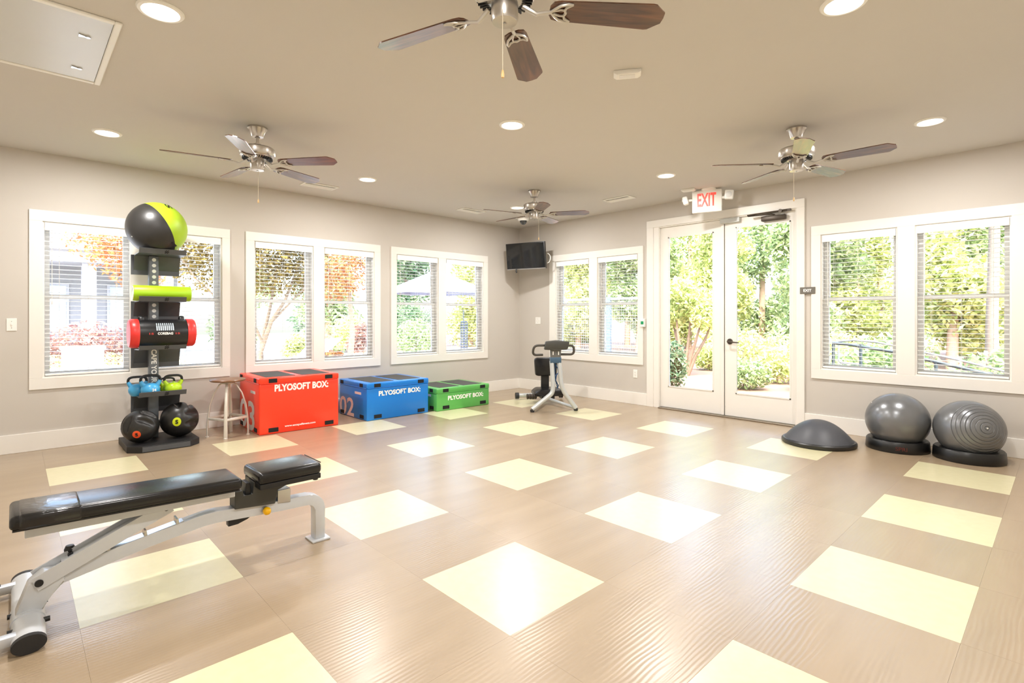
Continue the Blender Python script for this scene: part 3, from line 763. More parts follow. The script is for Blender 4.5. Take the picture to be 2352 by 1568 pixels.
# big two-colour ball on the top tray
LIME = M('lime_rubber', rgb(172, 208, 40), 0.42, var=0.03, vscale=6, bump=0.1, bscale=220)
BALLB = M('black_ball_rubber', rgb(42, 41, 40), 0.38, var=0.08, vscale=10, bump=0.15, bscale=200)
bc = Vector((0.475, -5.422, 2.110)); BR = 0.257
vdir = (CAM - bc).normalized(); ldir = -RT
ldir = (ldir - vdir * ldir.dot(vdir)).normalized(); nrm = (vdir * 0.36 + ldir * 0.86 - Vector((0, 0, 1)) * 0.36).normalized()
ball = thing('exercise_ball', (bc.x, bc.y, bc.z - BR), 0, 'lime green and black exercise ball on top of the rack', 'exercise ball')
def half(sgn):
    return [(BR * math.cos(t), sgn * BR * math.sin(t)) for t in [math.pi / 2 * k / 18 for k in range(18)]] + [(0, sgn * BR)]
q = MB(); q.lathe(half(1), 48, (0, 0, BR), axis=nrm); q.build('black_half', BALLB, ball, 80)
q = MB(); q.lathe(half(-1), 48, (0, 0, BR), axis=nrm); gh = q.build('lime_half', LIME, ball, 80)
def on_ball(u, v):
    d = (pix(u, v, 0, bc.x) - CAM).normalized(); oc = CAM - bc; bb = oc.dot(d); t = -bb - math.sqrt(max(0, bb * bb - oc.dot(oc) + BR * BR)); return CAM + d * t
def ball_patch(name, u, v, w, h, s, mat, roll):
    p = on_ball(u, v); n = (p - bc).normalized(); x = RT - n * RT.dot(n); x = (Matrix.Rotation(roll, 3, n) @ x).normalized(); up = n.cross(x)
    c = n * (BR + 0.001) + Vector((0, 0, BR))
    if s: lettering(name, s, mat, gh, c - up * h / 2, x, up, height=h, width=w, bold=0.03, align='CENTER', depth=0.0)
    else:
        q = MB(); q.box((-w / 2, -h / 2, -0.001), (w / 2, h / 2, 0.001), Matrix.Translation(c) @ Matrix(((x.x, up.x, n.x, 0), (x.y, up.y, n.y, 0), (x.z, up.z, n.z, 0), (0, 0, 0, 1)))); q.build(name, mat, gh)
ball_patch('emblem', 387, 474, 0.075, 0.06, 'S', LOGO, math.radians(-25))
ball_patch('print_strip', 400, 561, 0.018, 0.075, '', LOGO, math.radians(-6))
q = MB(); vp = on_ball(303, 543) - bc; q.lathe([(0, 0.003), (0.005, 0.002), (0.006, 0), (0, 0)], 12, vp + Vector((0, 0, BR)), axis=vp); q.build('valve', WHITEP, ball)

# foam roller on the second tray, core bag on the third
o = thing('foam_roller', (0.512, -5.385, 1.399), 0, 'lime green foam roller lying on the second rack tray', 'foam roller')
q = MB(); q.lathe([(0.062, -0.235), (0.072, -0.238), (0.076, -0.23), (0.076, 0.23), (0.072, 0.238), (0.05, 0.238), (0.05, -0.2), (0.05, -0.238), (0.062, -0.235)], 36, (0, 0, 0.076), axis=(0, 1, 0)); q.build('tube', M('roller_green', rgb(160, 206, 20), 0.4, bump=0.08), o, 40)
q = MB(); q.lathe([(0.0, -0.236), (0.05, -0.236), (0.066, -0.241), (0.066, -0.237), (0, -0.232)], 30, (0, 0, 0.076), axis=(0, 1, 0)).lathe([(0.0, 0.232), (0.066, 0.237), (0.066, 0.241), (0.05, 0.236), (0, 0.236)], 30, (0, 0, 0.076), axis=(0, 1, 0)); q.build('end_ring', WHITEP, o, 40)

cb = thing('core_bag', (0.565, -5.395, 0.957), 0, 'black core training bag with red ends on the third rack tray', 'training bag')
q = MB(); cr = 0.132
q.lathe([(0, -0.215), (cr - 0.002, -0.215), (cr, -0.2), (cr + 0.002, 0), (cr, 0.2), (cr - 0.002, 0.215), (0, 0.215)], 44, (0, 0, cr), axis=(0, 1, 0)); q.build('body', M('bag_black', rgb(24, 24, 26), 0.32, var=0.1, bump=0.1, bscale=40), cb, 40)
for s in (-1, 1):
    q = MB(); q.lathe([(cr + 0.003, s * 0.195), (cr + 0.006, s * 0.20), (cr + 0.006, s * 0.252), (cr - 0.006, s * 0.268), (cr * 0.6, s * 0.272), (0, s * 0.27)], 44, (0, 0, cr), axis=(0, 1, 0)); q.build('end_cap', M('bag_red', rgb(226, 52, 48), 0.35, var=0.05), cb, 40)
    q = MB(); q.tube([(-0.02 + 0.03 * math.cos(t), s * 0.165, cr * 2 - 0.012 + 0.042 * math.sin(t)) for t in [math.pi * k / 8 for k in range(9)]], 0.012, 8, squash=(1.7, 0.5)); q.build('handle', BLACKP, cb, 40)
def on_bag(y, ang):
    return Vector(((cr + 0.0035) * math.cos(ang), y, cr + (cr + 0.0035) * math.sin(ang)))
BLUEW = M('dot_print', rgb(206, 222, 236), 0.4)
q = MB()
for i in range(9):
    for j in range(7):
        a = 0.25 + j * 0.085; p = on_bag(-0.062 + i * 0.0165, a); n = Vector((math.cos(a), 0, math.sin(a))); u = Vector((-math.sin(a), 0, math.cos(a)))
        s = 0.0042 if j > 3 else 0.0052
        q.quad(p - Vector((0, s, 0)) - u * s, p + Vector((0, s, 0)) - u * s, p + Vector((0, s, 0)) + u * s, p - Vector((0, s, 0)) + u * s)
do = q.build('dot_print', BLUEW, cb)
a = 0.0; p = on_bag(-0.058, a)
lettering('lettering', 'COREBAG', WHITEPRINT, cb, p + Vector((0, 0, -0.012)), (0, 1, 0), (0, 0, 1), width=0.125, height=0.024, bold=0.04)
REDP = M('red_print', rgb(196, 60, 56), 0.4)
lettering('weight_print', '15', REDP, cb, on_bag(-0.125, 0) + Vector((0, 0, -0.01)), (0, 1, 0), (0, 0, 1), width=0.036, height=0.018, bold=0.03)
lettering('weight_print', '15', REDP, cb, on_bag(0.088, 0) + Vector((0, 0, -0.01)), (0, 1, 0), (0, 0, 1), width=0.036, height=0.018, bold=0.03)

# kettlebells on the fourth tray
def kettlebell(loc, rz, r, mat, label, num):
    o = thing('kettlebell', loc, rz, label, 'kettlebell', 'kettlebells on the lowest rack tray')
    q = MB(); q.lathe([(0, 0), (r * 0.62, 0), (r * 0.72, r * 0.06), (r * 0.96, r * 0.5), (r, r * 0.8), (r * 0.93, r * 1.12), (r * 0.7, r * 1.42), (r * 0.3, r * 1.58), (0, r * 1.6)], 32)
    for s in (-1, 1):   # shoulder horns carrying the handle
        q.tube([(0, s * r * 0.55, r * 1.15), (0, s * r * 0.86, r * 1.55), (0, s * r * 0.99, r * 1.86)], [r * 0.36, r * 0.24, r * 0.19], 12)
    q.build('bell', mat, o, 60)
    pts = []
    for k in range(15):
        t = math.pi * k / 14
        c, s_ = math.cos(t), math.sin(t)
        pts.append((0, r * 0.99 * math.copysign(abs(c) ** 0.55, c), r * 1.82 + r * 0.66 * abs(s_) ** 0.6))
    q = MB(); q.tube(pts, r * 0.155, 12); q.build('handle', M('kb_handle', rgb(28, 29, 31), 0.35, 0.2, var=0.1), o, 60)
    if num: lettering('weight_print', num, WHITEPRINT, o, (r * 0.99, -r * 0.05, r * 0.66), (0, 1, 0), (0, 0, 1), height=r * 0.32, bold=0.03, depth=0.004)
    return o
KBB = M('kb_blue', rgb(70, 165, 220), 0.3, var=0.06, bump=0.06); KBG = M('kb_green', rgb(176, 212, 28), 0.3, var=0.05, bump=0.06)
zt4 = 0.530 - 0.046
kettlebell((0.548, -5.487, zt4), 0.05, 0.080, KBB, 'front blue kettlebell with white number on the lowest rack tray', '24')
kettlebell((0.420, -5.573, zt4 - 0.003), -0.1, 0.074, KBB, 'blue kettlebell behind the numbered one against the rack column', '')
kettlebell((0.552, -5.300, zt4), 0.0, 0.075, KBG, 'front lime green kettlebell on the lowest rack tray', '')
kettlebell((0.418, -5.325, zt4 - 0.003), 0.1, 0.062, KBG, 'lime green kettlebell half hidden behind the front green one', '')

# twin-grip medicine balls on the base
def med_ball(loc, r, grip_dirs, logo_dir, logo_col, colname, label):
    o = thing('medicine_ball', (loc[0], loc[1], loc[2] - r), 0, label, 'medicine ball', 'medicine balls on the rack base')
    bm = bmesh.new(); bmesh.ops.create_uvsphere(bm, u_segments=72, v_segments=40, radius=r)
    for v in bm.verts:
        n = v.co.normalized(); d = 0
        for g, ax in grip_dirs:
            gv = Vector(g).normalized(); av = Vector(ax).normalized(); av = (av - gv * av.dot(gv)).normalized(); cv = gv.cross(av)
            x, y, z = n.dot(av), n.dot(cv), n.dot(gv)
            if z > 0:
                e = (x / 0.52) ** 2 + ((abs(y) - 0.30) / 0.17) ** 2
                if e < 1: d = max(d, (1 - e) ** 0.35 * 0.17)
        v.co = n * r * (1 - d)
    me = bpy.data.meshes.new('shell'); bm.to_mesh(me); bm.free(); me.materials.append(M('med_ball_rubber', rgb(34, 33, 32), 0.33, var=0.1, bump=0.08, bscale=200))
    for p in me.polygons: p.use_smooth = True
    inst('shell', me, o, (0, 0, r))
    n = Vector(logo_dir).normalized(); x = Vector((0, 0, 1)).cross(n).normalized(); u = n.cross(x)
    q = MB(); pts = []
    ring = [[(x * math.cos(t) * k * 0.22 + u * math.sin(t) * k * 0.26 + n).normalized() * (r * 1.006) + Vector((0, 0, r)) for t in [2 * math.pi * i / 28 for i in range(28)]] for k in (0.5, 1.0)]
    q.bm.faces.new([q.bm.verts.new(p) for p in ring[0]])
    for i in range(28): q.quad(ring[0][i], ring[0][(i + 1) % 28], ring[1][(i + 1) % 28], ring[1][i])
    lg = q.build('logo_disc', M('logo_' + colname, logo_col, 0.4), o)
    lettering('emblem', 'S', LOGO, lg, n * (r * 1.012) + Vector((0, 0, r)) - u * r * 0.12, x, u, height=r * 0.24, bold=0.05, align='CENTER', depth=0.001)
    return o
med_ball((0.585, -5.572, 0.06 + 0.152), 0.152, [((0.85, 0.35, 0.75), (0.1, 0.8, -0.4)), ((-0.8, -0.6, -0.1), (0, 0, 1)), ((0.3, -1, 0.35), (0, 0.2, 1))], (0.9, -0.33, -0.35), rgb(240, 84, 36), 'orange', 'black medicine ball with grips and orange logo on the rack base')
med_ball((0.54, -5.245, 0.06 + 0.168), 0.168, [((0.8, 0.62, 0.15), (0, 1, 0)), ((-0.5, -0.8, 0.4), (0, 0, 1)), ((0.1, 0.2, 1), (1, 0, 0))], (0.96, -0.32, 0.02), rgb(206, 222, 24), 'yellow', 'black medicine ball with grips and yellow logo on the rack base')

# ------------------------------------------------------------------ weight bench
BX = 3.72
be = thing('weight_bench', (BX, -5.85, 0), 0, 'silver adjustable weight bench with black upholstered pads', 'weight bench')
def B(y): return y + 5.85
def bprism(name, poly, x0, x1, mat, par=be, bevel=0.0, smooth=None):
    q = MB(); q.prism([(B(y), z) for y, z in poly], 0, x0 - BX, x1 - BX, bevel=bevel); return q.build(name, mat, par, smooth)
def ribbon(path, hgt):
    """side profile of a bar of constant height along a (y, z) path"""
    up, lo = [], []
    for i, p in enumerate(path):
        a = Vector(path[max(i - 1, 0)]); c = Vector(path[min(i + 1, len(path) - 1)]); d = (c - a).normalized(); n = Vector((-d.y, d.x))
        up.append(tuple(Vector(p) + n * hgt / 2)); lo.append(tuple(Vector(p) - n * hgt / 2))
    return up + lo[::-1]
arc = [(-5.262 + 0.062 * math.sin(t), 0.177 + 0.062 * math.cos(t)) for t in [math.pi / 2 * k / 7 for k in range(8)]]
path = [(-6.375, 0.115), (-6.345, 0.148), (-6.30, 0.172), (-6.0, 0.228), (-5.78, 0.262), (-5.72, 0.268), (-5.64, 0.258), (-5.45, 0.246)] + arc + [(-5.20, 0.008)]
poly = ribbon(path, 0.055)
main = bprism('main_rail', poly, BX - 0.030, BX + 0.035, SILVER, bevel=0.004, smooth=40)
q = MB(); q.box((-0.052, B(-5.252), 0), (0.058, B(-5.150), 0.011), bevel=0.004); q.build('foot_plate', SILVER, be, 40)
# oval rear crossbar with rubber ends
q = MB(); cyy, czz = B(-6.405), 0.0345
q.tube([(-0.40, cyy, czz), (0.245, cyy, czz)], 0.05, 24, squash=(1.0, 0.66)); q.build('crossbar', SILVER, be, 40)
for xa, xb in ((-0.424, -0.399), (0.244, 0.268)):
    q = MB(); q.tube([(xa, cyy, czz), (xb, cyy, czz)], 0.0505, 24, squash=(1.0, 0.68)); q.build('end_cap', RUBBER, be, 40)
q = MB(); q.tube([(-0.055, cyy, czz), (0.065, cyy, czz)], 0.0535, 24, squash=(1.0, 0.70)); q.build('saddle', SILVER, be, 40)
bprism('gusset', [(-6.445, 0.055), (-6.36, 0.055), (-6.335, 0.112), (-6.29, 0.150), (-6.30, 0.196), (-6.36, 0.205), (-6.405, 0.170)], BX - 0.036, BX + 0.041, SILVER, bevel=0.006, smooth=40)
for xx in (-0.33, 0.19):
    q = MB(); q.box((xx - 0.02, B(-6.66), 0.022), (xx + 0.02, B(-6.43), 0.058), bevel=0.004); ar = q.build('wheel_arm', SILVER, be, 40)
    q = MB(); q.tube([(xx - 0.035, B(-6.62), 0.045), (xx + 0.035, B(-6.62), 0.045)], 0.045, 20); q.build('transport_wheel', RUBBER, ar, 40)
    q = MB(); q.tube([(xx - 0.0, B(-6.50), 0.055), (xx - 0.0, B(-6.50), 0.067)], 0.012, 10); q.build('bolt', BLACKP, ar, 40)
# support link from the pivot up to the pad rail
link = ribbon([(-6.385, 0.166), (-6.20, 0.247), (-6.02, 0.327), (-5.915, 0.372)], 0.057)
bprism('support_link', link, BX - 0.05, BX - 0.042, SILVER); bprism('support_link', link, BX + 0.042, BX + 0.050, SILVER)
bprism('link_web', ribbon([(-6.30, 0.214), (-6.15, 0.28), (-5.98, 0.354)], 0.006), BX - 0.042, BX + 0.042, SILVER)
for (y, z, r) in ((-6.372, 0.172, 0.014), (-5.935, 0.365, 0.011)):
    q = MB(); q.tube([(-0.056, B(y), z), (0.057, B(y), z)], r, 16); q.build('pivot_bolt', BLACKP, be, 40)
q = MB(); q.tube([(-0.07, B(-6.268), 0.228), (-0.02, B(-6.268), 0.228)], 0.011, 12).lathe([(0, 0), (0.018, 0), (0.02, 0.02), (0.014, 0.034), (0, 0.036)], 16, (-0.06, B(-6.27), 0.226)); q.build('pull_pin', BLACKP, be, 40)
for y, z in ((-5.885, 0.268), (-6.01, 0.25), (-6.145, 0.226)):
    bprism('ladder_tooth', [(y - 0.006, z - 0.012), (y + 0.008, z - 0.010), (y + 0.002, z + 0.030), (y - 0.006, z + 0.030)], BX - 0.028, BX + 0.034, CHROME)
bprism('ladder_plate', ribbon([(-6.17, 0.2225), (-5.86, 0.2785)], 0.006), BX - 0.024, BX + 0.03, CHROME)
# back pad
bprism('pad_rail', [(-6.415, 0.366), (-6.415, 0.410), (-5.645, 0.390), (-5.645, 0.352)], BX - 0.025, BX + 0.06, SILVER, bevel=0.003)
q = MB(); PT = Matrix.Translation((0, B(-6.05), 0.440)) @ Matrix.Rotation(math.radians(-1.55), 4, 'X')
q.box((-0.13, -0.41, -0.028), (0.13, 0.42, 0.028), PT, bevel=0.018, seg=4); pad = q.build('back_pad', VINYLB, be, 50)
q = MB(); q.box((-0.1325, -0.39, -0.030), (0.1325, -0.185, 0.0305), PT, bevel=0.018, seg=4); q.build('pad_cover', M('cover_wrinkled', rgb(22, 22, 24), 0.2, var=0.1, bump=1.0, bscale=14, coat=0.3), pad, 50)
q = MB(); q.box((-0.12, -0.40, -0.034), (0.12, 0.41, -0.027), PT); q.build('pad_board', BLACKP, pad)
# seat
q = MB(); q.box((-0.128, B(-5.555), 0.401), (0.132, B(-5.232), 0.461), bevel=0.020, seg=4); seat = q.build('seat_pad', VINYLB, be, 50)
q = MB(); q.tube([(-0.105, B(-5.232), 0.456), (0.11, B(-5.232), 0.456)], 0.003, 6); q.build('piping', VINYLB, seat)
q = MB(); q.box((-0.115, B(-5.548), 0.376), (0.126, B(-5.236), 0.403), bevel=0.003); q.build('seat_board', BLACKP, seat)
for yy, xx in ((-6.352, -0.09), (-6.352, 0.10), (-6.458, -0.02), (-6.458, 0.13)):
    q = MB(); q.tube([(xx, B(yy) - 0.008, 0.04), (xx, B(yy) + 0.012, 0.04)], 0.010, 10); q.build('bolt', BLACKP, be, 40)
BRK = M('bracket_black', rgb(66, 66, 62), 0.5, 0.1, var=0.06)
bprism('seat_bracket', [(-5.643, 0.284), (-5.643, 0.372), (-5.605, 0.371), (-5.605, 0.340), (-5.556, 0.340), (-5.553, 0.402), (-5.236, 0.402), (-5.236, 0.376), (-5.395, 0.352), (-5.44, 0.338), (-5.448, 0.268)], BX - 0.042, BX + 0.048, BRK, bevel=0.003)
bprism('seat_stop', [(-5.59, 0.34), (-5.585, 0.40), (-5.566, 0.40), (-5.56, 0.34)], BX - 0.05, BX + 0.03, BLACKP, bevel=0.003)
q = MB(); q.lathe([(0, -0.012), (0.013, -0.010), (0.015, 0.0), (0.012, 0.010), (0, 0.012)], 14, (0.075, B(-5.245), 0.367)); q.build('bumper', RUBBER, be, 40)
bprism('seat_post', [(-5.432, 0.262), (-5.432, 0.330), (-5.365, 0.330), (-5.365, 0.255)], BX - 0.034, BX + 0.040, CHROME, bevel=0.003)
bprism('release_handle', [(-5.665, 0.196), (-5.665, 0.236), (-5.55, 0.228), (-5.575, 0.212), (-5.62, 0.198)], BX - 0.02, BX + 0.02, BLACKP, bevel=0.003)
q = MB(); q.tube([(0.035, B(-5.497), 0.247), (0.052, B(-5.497), 0.247)], 0.017, 16); kc = q.build('knob_collar', CHROME, be, 40)
q = MB(); q.lathe([(0, -0.02), (0.012, -0.018), (0.019, -0.008), (0.02, 0.002), (0.016, 0.014), (0.008, 0.02), (0, 0.021)], 22, (0.070, B(-5.497), 0.247), axis=(1, 0, 0)); tag(q.build('adjust_knob', YELLOWK, be, 60), 'round yellow knob')

# ------------------------------------------------------------------ stretching machine
sm_a = math.atan2(0.84, 0.542)
sm = thing('stretching_machine', (1.55, -0.95, 0), sm_a, 'silver tube stretching machine with black pads in the corner', 'exercise machine')
STEEL = M('machine_silver', rgb(196, 200, 200), 0.3, 0.3, var=0.04)
def rounded(pts, rad=0.06, n=6):
    pts = [Vector(p) for p in pts]; out = [pts[0]]
    for a, p, c in zip(pts, pts[1:], pts[2:]):
        da, dc = (a - p), (c - p); r = min(rad, da.length * 0.45, dc.length * 0.45)
        s, e = p + da.normalized() * r, p + dc.normalized() * r
        for k in range(n + 1):
            t = k / n; out.append(s * (1 - t) ** 2 + p * 2 * t * (1 - t) + e * t * t)
    return out + [pts[-1]]
for nm, pts in (('front_leg', [(-0.335, -0.523, 0.035), (-0.055, -0.50, 0.24), (-0.045, -0.49, 0.34), (-0.052, -0.44, 0.66)]), ('front_leg', [(0.258, -0.523, 0.035), (0.105, -0.50, 0.24), (0.068, -0.49, 0.34), (0.05, -0.44, 0.66)])):
    q = MB(); q.tube(rounded(pts, 0.10), 0.030, 16); lg = q.build(nm, STEEL, sm, 50)
    f = pts[0]; q = MB(); q.lathe([(0, 0), (0.026, 0), (0.03, 0.02), (0.026, 0.034), (0, 0.036)], 16, (f[0], f[1], 0)); q.build('foot', RUBBER, lg, 40)
q = MB(); q.box((-0.078, -0.475, 0.63), (0.075, -0.42, 0.71), bevel=0.01); q.build('fork', M('machine_blue', rgb(70, 98, 122), 0.4, 0.2), sm, 40)
q = MB(); q.prism([(-0.07, 0.70), (0.068, 0.70), (0.072, 0.82), (-0.075, 0.82)], 1, -0.47, -0.43, bevel=0.006); nk = q.build('neck', M('machine_grey', rgb(104, 104, 100), 0.4, 0.2), sm)
for xx in (-0.04, 0.035):
    q = MB(); q.box((xx - 0.006, -0.4725, 0.74), (xx + 0.006, -0.469, 0.785)); q.build('slot', WHITEP, nk)
q = MB(); q.prism([(-0.165, 0.812), (0.0, 0.800), (0.155, 0.812), (0.185, 0.918), (0.0, 0.936), (-0.145, 0.922)], 1, -0.50, -0.445, bevel=0.014); q.build('knee_pad', M('pad_graphite', rgb(66, 66, 62), 0.45, bump=0.08), sm, 40)
DGR = M('grip_dark', rgb(70, 66, 60), 0.5, var=0.08)
q = MB(); q.tube(rounded([(-0.12, -0.45, 0.868), (-0.295, -0.45, 0.868), (-0.31, -0.42, 0.738), (-0.165, -0.40, 0.738)], 0.09, 8), 0.016, 12); q.build('handle', DGR, sm, 50)
q = MB(); q.tube(rounded([(0.12, -0.45, 0.862), (0.255, -0.44, 0.862), (0.265, -0.42, 0.742), (0.06, -0.40, 0.742)], 0.09, 8), 0.016, 12); q.build('handle', DGR, sm, 50)
q = MB(); q.tube([(-0.31, 0.53, 0.065), (0.33, 0.53, 0.065)], 0.03, 16); q.build('rear_bar', STEEL, sm, 50)
for xx in (-0.33, 0.35):
    q = MB(); q.tube([(xx - 0.025, 0.53, 0.06), (xx + 0.025, 0.53, 0.06)], 0.048, 20); q.build('wheel', RUBBER, sm, 50)
for f in (-0.30, 0.23):
    q = MB(); q.tube([(f, -0.515, 0.045), (0.0, 0.1, 0.085), (0.0, 0.52, 0.07)], 0.022, 12); q.build('floor_rail', STEEL, sm, 50)
q = MB(); q.prism([(-0.15, 0.11), (0.25, 0.11), (0.27, 0.16), (0.22, 0.215), (-0.10, 0.215), (-0.17, 0.16)], 1, 0.02, 0.34, bevel=0.025); q.build('seat', VINYLB, sm, 40)
q = MB(); q.box((-0.05, 0.1, 0.06), (0.14, 0.28, 0.12), bevel=0.01); q.build('seat_base', BLACKP, sm)
q = MB(); q.box((-0.022, 0.255, 0.12), (0.096, 0.30, 0.46), bevel=0.008); q.build('back_post', BLACKP, sm)
q = MB(); q.prism([(-0.12, 0.40), (-0.08, 0.385), (0.16, 0.385), (0.20, 0.40), (0.205, 0.63), (0.17, 0.655), (-0.10, 0.655), (-0.135, 0.63)], 1, 0.20, 0.27, bevel=0.02); q.build('backrest', VINYLB, sm, 40)
q = MB(); q.tube([(-0.27, 0.12, 0.105), (-0.13, 0.12, 0.105)], 0.035, 14); fr_ = q.build('foot_roller', DARKM, sm, 50)
for k in range(4):
    q = MB(); xx = -0.26 + k * 0.04; q.lathe([(0.034, -0.005), (0.04, -0.004), (0.04, 0.004), (0.034, 0.005)], 14, (xx, 0.12, 0.105), axis=(1, 0, 0)); q.build('rib', BLACKP, fr_)
q = MB(); q.tube([(-0.02, -0.445, 0.64), (0.03, -0.44, 0.56), (0.045, -0.43, 0.50), (0.015, -0.43, 0.47), (0.0, -0.44, 0.40), (0.04, -0.43, 0.33), (0.03, -0.42, 0.29)], 0.014, 8, squash=(1.4, 0.35)); q.tube([(0.0, -0.44, 0.64), (-0.005, -0.435, 0.45), (0.02, -0.43, 0.32)], 0.010, 8, squash=(1.4, 0.35)); q.build('strap', M('strap_blue', rgb(44, 84, 128), 0.7), sm, 40)

# ------------------------------------------------------------------ balance dome and exercise balls
o = thing('balance_trainer', (4.935, -0.68, 0), 0, 'dark grey half dome balance trainer on the floor by the door', 'balance trainer')
q = MB(); q.lathe([(0, 0), (0.315, 0), (0.325, 0.012), (0.325, 0.035), (0.312, 0.046), (0.295, 0.046), (0, 0.044)], 56); q.build('base', M('bosu_black', rgb(34, 34, 35), 0.35), o, 40)
q = MB(); q.lathe([(0.302 * (1 - k / 18), 0.042 + 0.192 * (1 - (1 - k / 18) ** 2.1)) for k in range(18)] + [(0, 0.234)], 56); q.build('dome', M('bosu_dome', rgb(72, 74, 80), 0.45, var=0.05, bump=0.1, bscale=250), o, 80)
PEARL = M('ball_pearl_grey', rgb(122, 124, 127), 0.28, 0.5, var=0.06, vscale=5)
RINGM = M('ring_black', rgb(20, 20, 20), 0.35, var=0.1)
def gym_ball(loc, r, axis, ridges, label, text):
    o = thing('exercise_ball', (loc[0], loc[1], 0), 0, label, 'exercise ball', 'grey exercise balls on ring bases')
    zc = r + 0.018
    prof = []; N = 440
    for k in range(N + 1):
        t = math.pi * k / N; g = 0
        if t < ridges:
            ph = (t / 0.13) % 1.0
            g = -0.0045 * math.exp(-((ph - 0.5) / 0.06) ** 2)
        prof.append((max(0, (r + g) * math.sin(t)), (r + g) * math.cos(t)))
    prof[0] = (0, r); prof[-1] = (0, -r)
    q = MB(); q.lathe(prof, 64, (0, 0, zc), axis=axis); bl = q.build('ball', PEARL, o, 60)
    bl.scale = (1, 1, 0.985)
    ax = Vector(axis).normalized()
    q = MB(); q.lathe([(0, 0.003), (0.005, 0.002), (0.007, -0.002), (0, -0.002)], 14, Vector((0, 0, zc)) + ax * r, axis=axis); q.build('valve', WHITEP, bl)
    q = MB(); q.lathe([(0.17, 0.0), (0.245, 0.0), (0.252, 0.01), (0.246, 0.088), (0.236, 0.1), (0.188, 0.1), (0.172, 0.07), (0.17, 0.0)], 56); rg = q.build('ring_base', RINGM, o, 40)
    if text:
        d = (CAM - Vector(loc)); d.z = 0; d.normalize(); s = Vector((-d.y, d.x, 0))
        lettering('lettering', text, M('faded_red', rgb(92, 34, 26), 0.6), rg, d * 0.2515 + Vector((0, 0, 0.03)) + s * 0.03, s, (0, 0, 1), height=0.035, bold=0.0, align='CENTER', depth=0.003)
    return o
gym_ball((5.515, -0.365, 0), 0.256, (-0.75, -0.3, 0.62), 0.0, 'smooth silver grey exercise ball on a black ring base', 'SPRI')
gym_ball((6.028, -0.36, 0), 0.250, (0.55, -0.78, 0.22), 1.05, 'ribbed silver grey exercise ball with rings around its valve', '')

# ------------------------------------------------------------------ outdoors
GZ = -0.15
def ground(name, x0, y0, x1, y1, z, mat, label, cat):
    q = MB(); q.box((x0, y0, z - 0.1), (x1, y1, z)); return tag(q.build(name, mat), label, cat, kind='structure')
DECK = M('deck_concrete', rgb(200, 197, 193), 0.8, var=0.06, vscale=1.2, world_space=True)
MULCH = M('mulch_bed', rgb(134, 102, 84), 0.9, var=0.22, vscale=9, bump=0.5, bscale=30, world_space=True)
ground('pool_deck', -40, -30, -TH, 3.0, GZ, DECK, 'pale concrete pool deck outside the window wall', 'deck')
ground('mulch_ground', -40, 3.0, -TH, 40, GZ - 0.01, MULCH, 'pinkish mulch ground beyond the pool deck', 'ground')
ground('mulch_bed', -TH, TH, 40, 40, GZ, MULCH, 'pinkish mulch bed outside the double door', 'ground')

def leaf_mat(name, col, col2, var=0.35):
    m = bpy.data.materials.new(name); m.use_nodes = True
    n, l = m.node_tree.nodes, m.node_tree.links
    n.clear()
    out = n.new('ShaderNodeOutputMaterial'); mix = n.new('ShaderNodeMixShader'); mix.inputs['Fac'].default_value = 0.35
    d = n.new('ShaderNodeBsdfDiffuse'); t = n.new('ShaderNodeBsdfTranslucent')
    g = n.new('ShaderNodeNewGeometry'); mx = n.new('ShaderNodeMix'); mx.data_type = 'RGBA'
    mx.inputs['A'].default_value = (*col, 1); mx.inputs['B'].default_value = (*col2, 1)
    l.new(g.outputs['Random Per Island'], mx.inputs['Factor'])
    l.new(mx.outputs['Result'], d.inputs['Color']); l.new(mx.outputs['Result'], t.inputs['Color'])
    l.new(d.outputs[0], mix.inputs[1]); l.new(t.outputs[0], mix.inputs[2]); l.new(mix.outputs[0], out.inputs['Surface'])
    return m
GREEN = leaf_mat('leaf_green', rgb(104, 130, 84), rgb(196, 208, 156))
YELLOWG = leaf_mat('leaf_yellow_green', rgb(150, 166, 92), rgb(222, 222, 160))
MAPLE = leaf_mat('leaf_maple', rgb(74, 60, 28), rgb(134, 116, 62))
REDM = leaf_mat('leaf_red_maple', rgb(140, 76, 52), rgb(186, 150, 92))
PINK = leaf_mat('leaf_pink_bloom', rgb(128, 84, 84), rgb(170, 140, 122))
DEEP = leaf_mat('leaf_deep_green', rgb(66, 98, 74), rgb(150, 172, 134))
BARK = M('bark', rgb(150, 126, 104), 0.85, var=0.25, vscale=12, bump=0.6, bscale=25)
BARKL = M('bark_pale', rgb(112, 100, 88), 0.85, var=0.2, vscale=8, bump=0.5, bscale=18)

def leaves(blobs, n, size, seed):
    """leaf quads scattered through ellipsoid clumps; blobs are (center, radii)"""
    rnd = random.Random(seed); vs, fs = [], []
    tot = sum(r[0] * r[1] * r[2] for _, r in blobs)
    for c, r in blobs:
        for _ in range(max(20, int(n * r[0] * r[1] * r[2] / tot))):
            d = Vector((rnd.gauss(0, 1), rnd.gauss(0, 1), rnd.gauss(0, 1))).normalized() * (rnd.random() ** 0.40)
            p = Vector((c[0] + d.x * r[0], c[1] + d.y * r[1], c[2] + d.z * r[2]))
            R = Euler((rnd.uniform(-1.0, 1.0), rnd.uniform(-1.0, 1.0), rnd.uniform(0, 6.28))).to_matrix()
            s = size * rnd.uniform(0.6, 1.3)
            i = len(vs)
            for q in ((-1, 0, 0), (-0.1, -0.42, 0.08), (1, 0, 0), (-0.1, 0.42, 0.08)):
                vs.append(p + R @ (Vector(q) * s))
            fs.append((i, i + 1, i + 2, i + 3))
    me = bpy.data.meshes.new('foliage'); me.from_pydata([tuple(v) for v in vs], [], fs)
    return me

